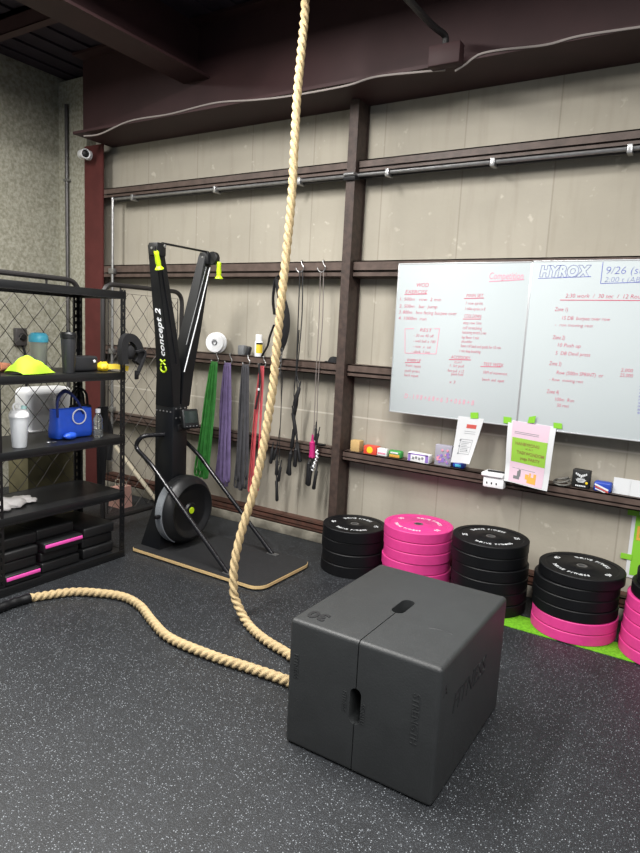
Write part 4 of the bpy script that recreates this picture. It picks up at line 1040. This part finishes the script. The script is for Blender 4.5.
b = NB(); box(b, (xa+.004, 4.2125, Z7+.026), (xb-.012, 4.216, Z7+.036), 0, 2, RY(.35)); box(b, (xa+.01, 4.2125, Z7+.006), (xb-.03, 4.216, Z7+.012), 0, 2, RY(.3)); obj('white_stripe', b, 'white', t)
b = NB(); box(b, (xa+.006, 4.212, Z7+.014), (xb-.012, 4.216, Z7+.023), 0, 2, RY(.35)); obj('red_stripe', b, 'redprint', t)
t = thing('paper_stack', 'white papers leaning on the fourth rail at the right edge of the photo', 'papers', (-.42, 4.25, Z7))
for k, (dx, dy, rz_) in enumerate(((0, 0, .0), (.10, -.012, -.35))):
    b = NB(); box(b, (-.485+dx, 4.245+dy, Z7), (-.24+dx, 4.248+dy, Z7+.10), .0005, 1, M.Rotation(.0, 4, 'Z') @ RY(rz_*0) @ RX(-.12), (-.4, 4.245, Z7)); obj('paper', b, 'paper', t)
# green poster behind the right-hand stack
t = thing('wall_poster', 'lime green poster with a white border on the wall behind the rightmost plate stack', 'poster', (-.2, 4.315, .30))
b = NB(); box(b, (-.362, 4.314, .25), (.10, 4.317, .68), .0005, 1); obj('sheet', b, 'paper', t)
b = NB(); box(b, (-.340, 4.312, .27), (.08, 4.3145, .66)); obj('green_ground', b, 'tape', t)
b = NB(); box(b, (-.325, 4.3105, .50), (-.22, 4.3125, .515)); box(b, (-.325, 4.3105, .575), (-.22, 4.3125, .59)); box(b, (-.325, 4.3105, .515), (-.31, 4.3125, .575)); box(b, (-.29, 4.3105, .538), (-.22, 4.3125, .552)); obj('orange_print', b, 'orange', t)
for x, z in ((-.35, .665), (-.36, .38)):
    b = NB(); box(b, (x-.04, 4.309, z-.015), (x+.025, 4.312, z+.02)); obj('tape', b, 'tape', t)

# ------------------------------------------------------------------ bands hanging from the third rail
YB = 4.155
def s_hook(x, z, label, y=4.196, r=.022):
    pts = [(x, y+.02, z+.004), (x, y-.004, z+.005), (x+.010, y-.008, z-.02), (x+.030, y-.010, z-.048), (x+.036, y-.034, z-.072), (x+.020, y-.044, z-.088), (x-.004, y-.050, z-.076), (x-.016, y-.052, z-.055)]
    b = NB(); tube(b, spline(pts, .006), .0042, 6); return tag(obj('s_hook', b, 'galv', None, (x, y, z)), label, 'hook', 'hooks on the wall rails')
def band(x0, z0, x1, z1, w, m, label, n=5, rw=.02, top=.05, seed=0):
    rnd = random.Random(seed)
    t = thing('resistance_band', label, 'resistance band', (x0, YB, z1), 'resistance bands hanging on the third rail')
    for k in range(n):
        f = (k-(n-1)/2)/max(1, n-1)
        ya = YB-.008-.013*(k % 2); zz = z1+rnd.uniform(0, .10)*(k % 2)+rnd.uniform(0, .03); h = rw*.75
        xb = x1+f*w+rnd.uniform(-.006, .006); xt = x0+f*top
        j = lambda a: rnd.uniform(-a, a)
        dn = [(xt-h*.6, ya, z0), (xt+(xb-xt)*.30-h+j(.008), ya-.004, z0-.30*(z0-zz)), (xt+(xb-xt)*.68-h+j(.010), ya+.004, z0-.66*(z0-zz)), (xb-h*1.3, ya, zz+.06)]
        tn = [(xb-h*.9, ya-.003, zz+.012), (xb+h*.4, ya-.005, zz)]
        up = [(xb+h*1.3, ya-.008, zz+.05), (xt+(xb-xt)*.66+h+j(.010), ya-.010, z0-.64*(z0-zz)), (xt+(xb-xt)*.28+h+j(.008), ya-.006, z0-.28*(z0-zz)), (xt+h*.6, ya-.006, z0)]
        tp = [(xt, ya-.003, z0+.018)]
        b = NB(); sweep(b, spline(dn+tn+up+tp, .03, True), rect(rw, .005), None, True)
        obj('loop', b, m, t, None, 50)
    return t
band(-3.686, 1.354, -3.80, .325, .125, 'band_green', 'green resistance band loops hanging on the third rail beside the ski machine', 6, .022, .055, 1)
band(-3.535, 1.354, -3.55, .315, .12, 'band_purple', 'purple resistance band loops hanging between the green and grey bands', 6, .020, .055, 2)
band(-3.34, 1.354, -3.345, .305, .11, 'band_grey', 'dark grey resistance band loops hanging between the purple and red bands', 6, .020, .055, 3)
band(-3.175, 1.354, -3.215, .31, .075, 'band_red', 'red resistance band hanging on the third rail beside the climbing rope', 3, .014, .03, 4)
s_hook(-3.706, 1.452, 'metal hook carrying the green resistance bands'); s_hook(-3.555, 1.452, 'metal hook carrying the purple resistance bands')
s_hook(-3.36, 1.452, 'metal hook carrying the grey resistance bands'); s_hook(-3.195, 1.452, 'metal hook carrying the red resistance band')
# black strap in front of the red band
t = thing('ankle_strap', 'thin black strap hanging in front of the red resistance band', 'strap', (-3.20, 4.12, 1.04))
b = NB(); sweep(b, spline([(-3.178, 4.154, 1.40), (-3.177, 4.115, 1.395), (-3.154, 4.10, 1.28), (-3.159, 4.10, 1.18), (-3.174, 4.10, 1.10), (-3.189, 4.10, 1.03)], .02), rect(.016, .006)); obj('webbing', b, 'blackcloth', t)
b = NB(); box(b, (-3.168, 4.093, 1.185), (-3.150, 4.098, 1.205), .002); obj('buckle', b, 'whiteplastic', t)
# weight belt behind the rope
t = thing('weight_belt', 'black weight belt with a steel chain hanging from the second rail behind the climbing rope', 'belt', (-2.97, 4.13, 1.35))
b = NB(); rows = []
for i in range(19):
    f = i/18; z = 2.08-.72*f; w = .02+.115*math.sin(PI*(.08+.87*f))**1.2
    rows.append([(-3.085+.110*math.sin(PI*f)*.62+w*(j/6)*.72, 4.155-.05*math.sin(PI*j/6)*math.sin(PI*f), z) for j in range(7)])
sheet(b, rows, .012); obj('pad', b, 'blackcloth', t)
b = NB(); sweep(b, spline([(-3.085, 4.16, 2.08), (-3.09, 4.15, 1.92), (-3.07, 4.15, 1.80)], .03), rect(.03, .006)); obj('strap', b, 'blackcloth', t)
b = NB(); sweep(b, spline([(-3.07, 4.15, 1.72), (-3.11, 4.15, 1.62), (-3.125, 4.15, 1.55), (-3.165, 4.15, 1.49), (-3.185, 4.155, 1.46)], .03), rect(.022, .006)); obj('loose_strap', b, 'blackcloth', t)
b = NB()
for k in range(7):
    z = 1.52-k*.032; cx, cy = at(281.5, 360, 'y', 4.09).x-.003*k, 4.09
    pts = []
    for a in range(14):
        q = a*PI/7; dx, dz = .009*math.cos(q), .022*math.sin(q)
        pts.append((cx+dx, cy, z+dz) if k % 2 == 0 else (cx+dx*.3, cy+dx, z+dz))
    tube(b, pts, .003, 5, True)
obj('chain', b, 'galv', t)
b = NB(); tube(b, [(-3.08, 4.16, 2.07), (-3.08, 4.175, 2.10), (-3.08, 4.20, 2.11)], .006, 6); obj('loop', b, 'blackcloth', t)
# ------------------------------------------------------------------ jump ropes
GY = 4.135
def grip(b, p, d, L=.13, r=.0095): lathe(b, [(0, -.05), (r*.35, -.05), (r*.45, 0), (r, .012), (r*.9, L*.5), (r*1.1, L-.01), (r*.7, L), (0, L)], 10, axis_m(p, d))
def jump_rope(label, strands, grips, m_c, r=.0028, x=-2.9):
    t = thing('jump_rope', label, 'jump rope', (x, GY, .4), 'jump ropes hanging on the back wall')
    b = NB()
    for s in strands: tube(b, spline([(px, GY+dy, pz) for px, dy, pz in s], .03), r, 6)
    obj('cord', b, m_c, t)
    for (px, dy, pz), d, L, rr_, mg in grips:
        b = NB(); grip(b, (px, GY+dy, pz), d, L*1.1, rr_*1.3); obj('handle', b, mg, t)
    return t
def wx(u, v): return at(u, v, 'y', GY)
def P3(u, v, dy=0): p = wx(u, v); return (p.x, dy, p.z)
# A: beside the climbing rope
jump_rope('thin dark jump rope hanging lowest, just right of the climbing rope', [[P3(283, 372), P3(281, 410), P3(279.5, 445), P3(279, 465), P3(277.5, 462)], [P3(280.5, 372, .01), P3(280, 420, .01), P3(275, 450, .012), P3(272, 452, .01)]],
    [(P3(277, 460), (.0, 0, -1), .115, .011, 'blackrope'), (P3(280.5, 466), (-.12, 0, -1), .12, .010, 'blackrope'), (P3(276.5, 480), (.08, 0, -1), .16, .010, 'blackrope'), (P3(272.5, 448), (-.1, 0, -1), .12, .011, 'blackrope'), (P3(275.5, 449, .012), (-.25, 0, -1), .09, .010, 'blackrope')], 'blackrope', .003, -2.99)
# B: knotted black bundle
jump_rope('knotted bundle of black jump ropes hanging from the left wall hook', [[P3(300, 271), P3(298.5, 310), P3(297, 350), P3(296, 372), P3(294, 395), P3(296, 410)], [P3(302, 271, .01), P3(301.5, 310, .01), P3(299, 345, .01), P3(296, 375, .012), P3(299.5, 388), P3(294, 415), P3(295, 430), P3(291, 448)], [P3(298, 330, .015), P3(295, 372, .02), P3(297, 400, .014), P3(293, 425, .01), P3(297, 440), P3(296, 455)], [P3(300, 385), P3(296, 395, -.01), P3(293, 412, -.008), P3(296, 425), P3(297.5, 440)]],
    [(P3(299.5, 387), (-.22, 0, -1), .15, .011, 'blackrope'), (P3(297, 398), (-.2, 0, -1), .13, .010, 'blackrope'), (P3(294.5, 428), (-.12, 0, -1), .15, .012, 'blackrope'), (P3(291, 452), (-.12, 0, -1), .17, .012, 'blackrope'), (P3(296, 448), (-.02, 0, -1), .14, .012, 'blackrope'), (P3(296, 442, .015), (.25, 0, -1), .15, .011, 'blackrope'), (P3(289.5, 458), (.05, 0, -1), .13, .012, 'blackrope'), (P3(293, 412), (.2, 0, -1), .16, .012, 'blackrope')], 'blackrope', .0045, -2.88)
# C: grey cable rope with pink grip
t = jump_rope('grey jump rope with a magenta grip hanging from the right wall hook', [[P3(320.5, 271), P3(319, 320), P3(316, 375), P3(314, 425), P3(311.5, 440)], [P3(323, 271, .008), P3(322, 320, .008), P3(318, 375, .008), P3(316, 430, .006), P3(315.5, 445)], [P3(315, 425), P3(312, 440), P3(310, 462)], [P3(318.5, 435), P3(316, 445), P3(316, 470)]],
    [(P3(312.5, 441), (0.02, 0, -1), .125, .018, 'magenta'), (P3(309, 462), (-.02, 0, -1), .17, .013, 'blackrope'), (P3(311.5, 466), (-.12, 0, -1), .15, .012, 'blackrope'), (P3(316.5, 470), (-.12, 0, -1), .145, .011, 'blackrope'), (P3(316, 428), (0, 0, -1), .09, .009, 'blackrope'), (P3(318.5, 433), (-.2, 0, -1), .09, .008, 'blackrope')], 'greycord', .0034, -2.68)
b = NB(); cpts = [V(wx(316.5, 450)), V(wx(317.3, 456)), V(wx(314.5, 464)), V(wx(312, 471))]
cs = spline(cpts, .004); tube(b, [p+V((.008*math.cos(i*.9), .008*math.sin(i*.9), 0)) for i, p in enumerate(cs)], .0055, 6); obj('coiled_tail', b, 'whiteplastic', t)
s_hook(wx(297, 265).x, 2.216, 'metal hook on the second rail carrying the black jump ropes'); s_hook(wx(318.5, 265).x, 2.216, 'metal hook on the second rail carrying the grey jump rope')
b = NB(); p = V((-2.63, 4.25, Z7)); box(b, (-2.72, 4.235, Z7), (-2.60, 4.275, Z7+.014), .004); tag(obj('pen', b, 'plastic', None, (-2.66, 4.25, Z7)), 'small black pen case on the fourth rail left of the brown column', 'pen case')

# ------------------------------------------------------------------ light
def area(name, loc, size, power, rot=(0, 0, 0), col=(1, .98, .95), sy=None):
    l = bpy.data.lights.new(name, 'AREA'); l.energy = power; l.shape = 'RECTANGLE'; l.size = size; l.size_y = sy or size; l.color = col
    o = bpy.data.objects.new(name, l); COL.objects.link(o); o.location = loc; o.rotation_euler = rot
    return o
area('ceiling_lamp_a', (-2.6, 1.5, 3.76), .30, 138, sy=2.8)
area('ceiling_lamp_b', (.3, .2, 3.76), .30, 140, sy=2.8)
area('ceiling_lamp_c', (-4.8, 1.2, 3.76), .30, 85, sy=3.0)
area('rack_fill_d', (3.0, .4, 3.76), .30, 85, sy=3.0)  # added fill light, not a known fixture: brightens the rack shelves and left wall
area('box_top_fill_e', (-1.0, 2.5, 3.76), 1.6, 20, sy=.30)  # extra light added over the jump box to lift its top against the front
w = bpy.data.worlds.new('world'); SC.world = w; w.use_nodes = True
bg = w.node_tree.nodes['Background']; bg.inputs[0].default_value = (.80, .88, 1, 1); bg.inputs[1].default_value = .20
SC.view_settings.view_transform = 'Standard'; SC.view_settings.look = 'None'; SC.view_settings.gamma = 1; SC.view_settings.exposure = .7
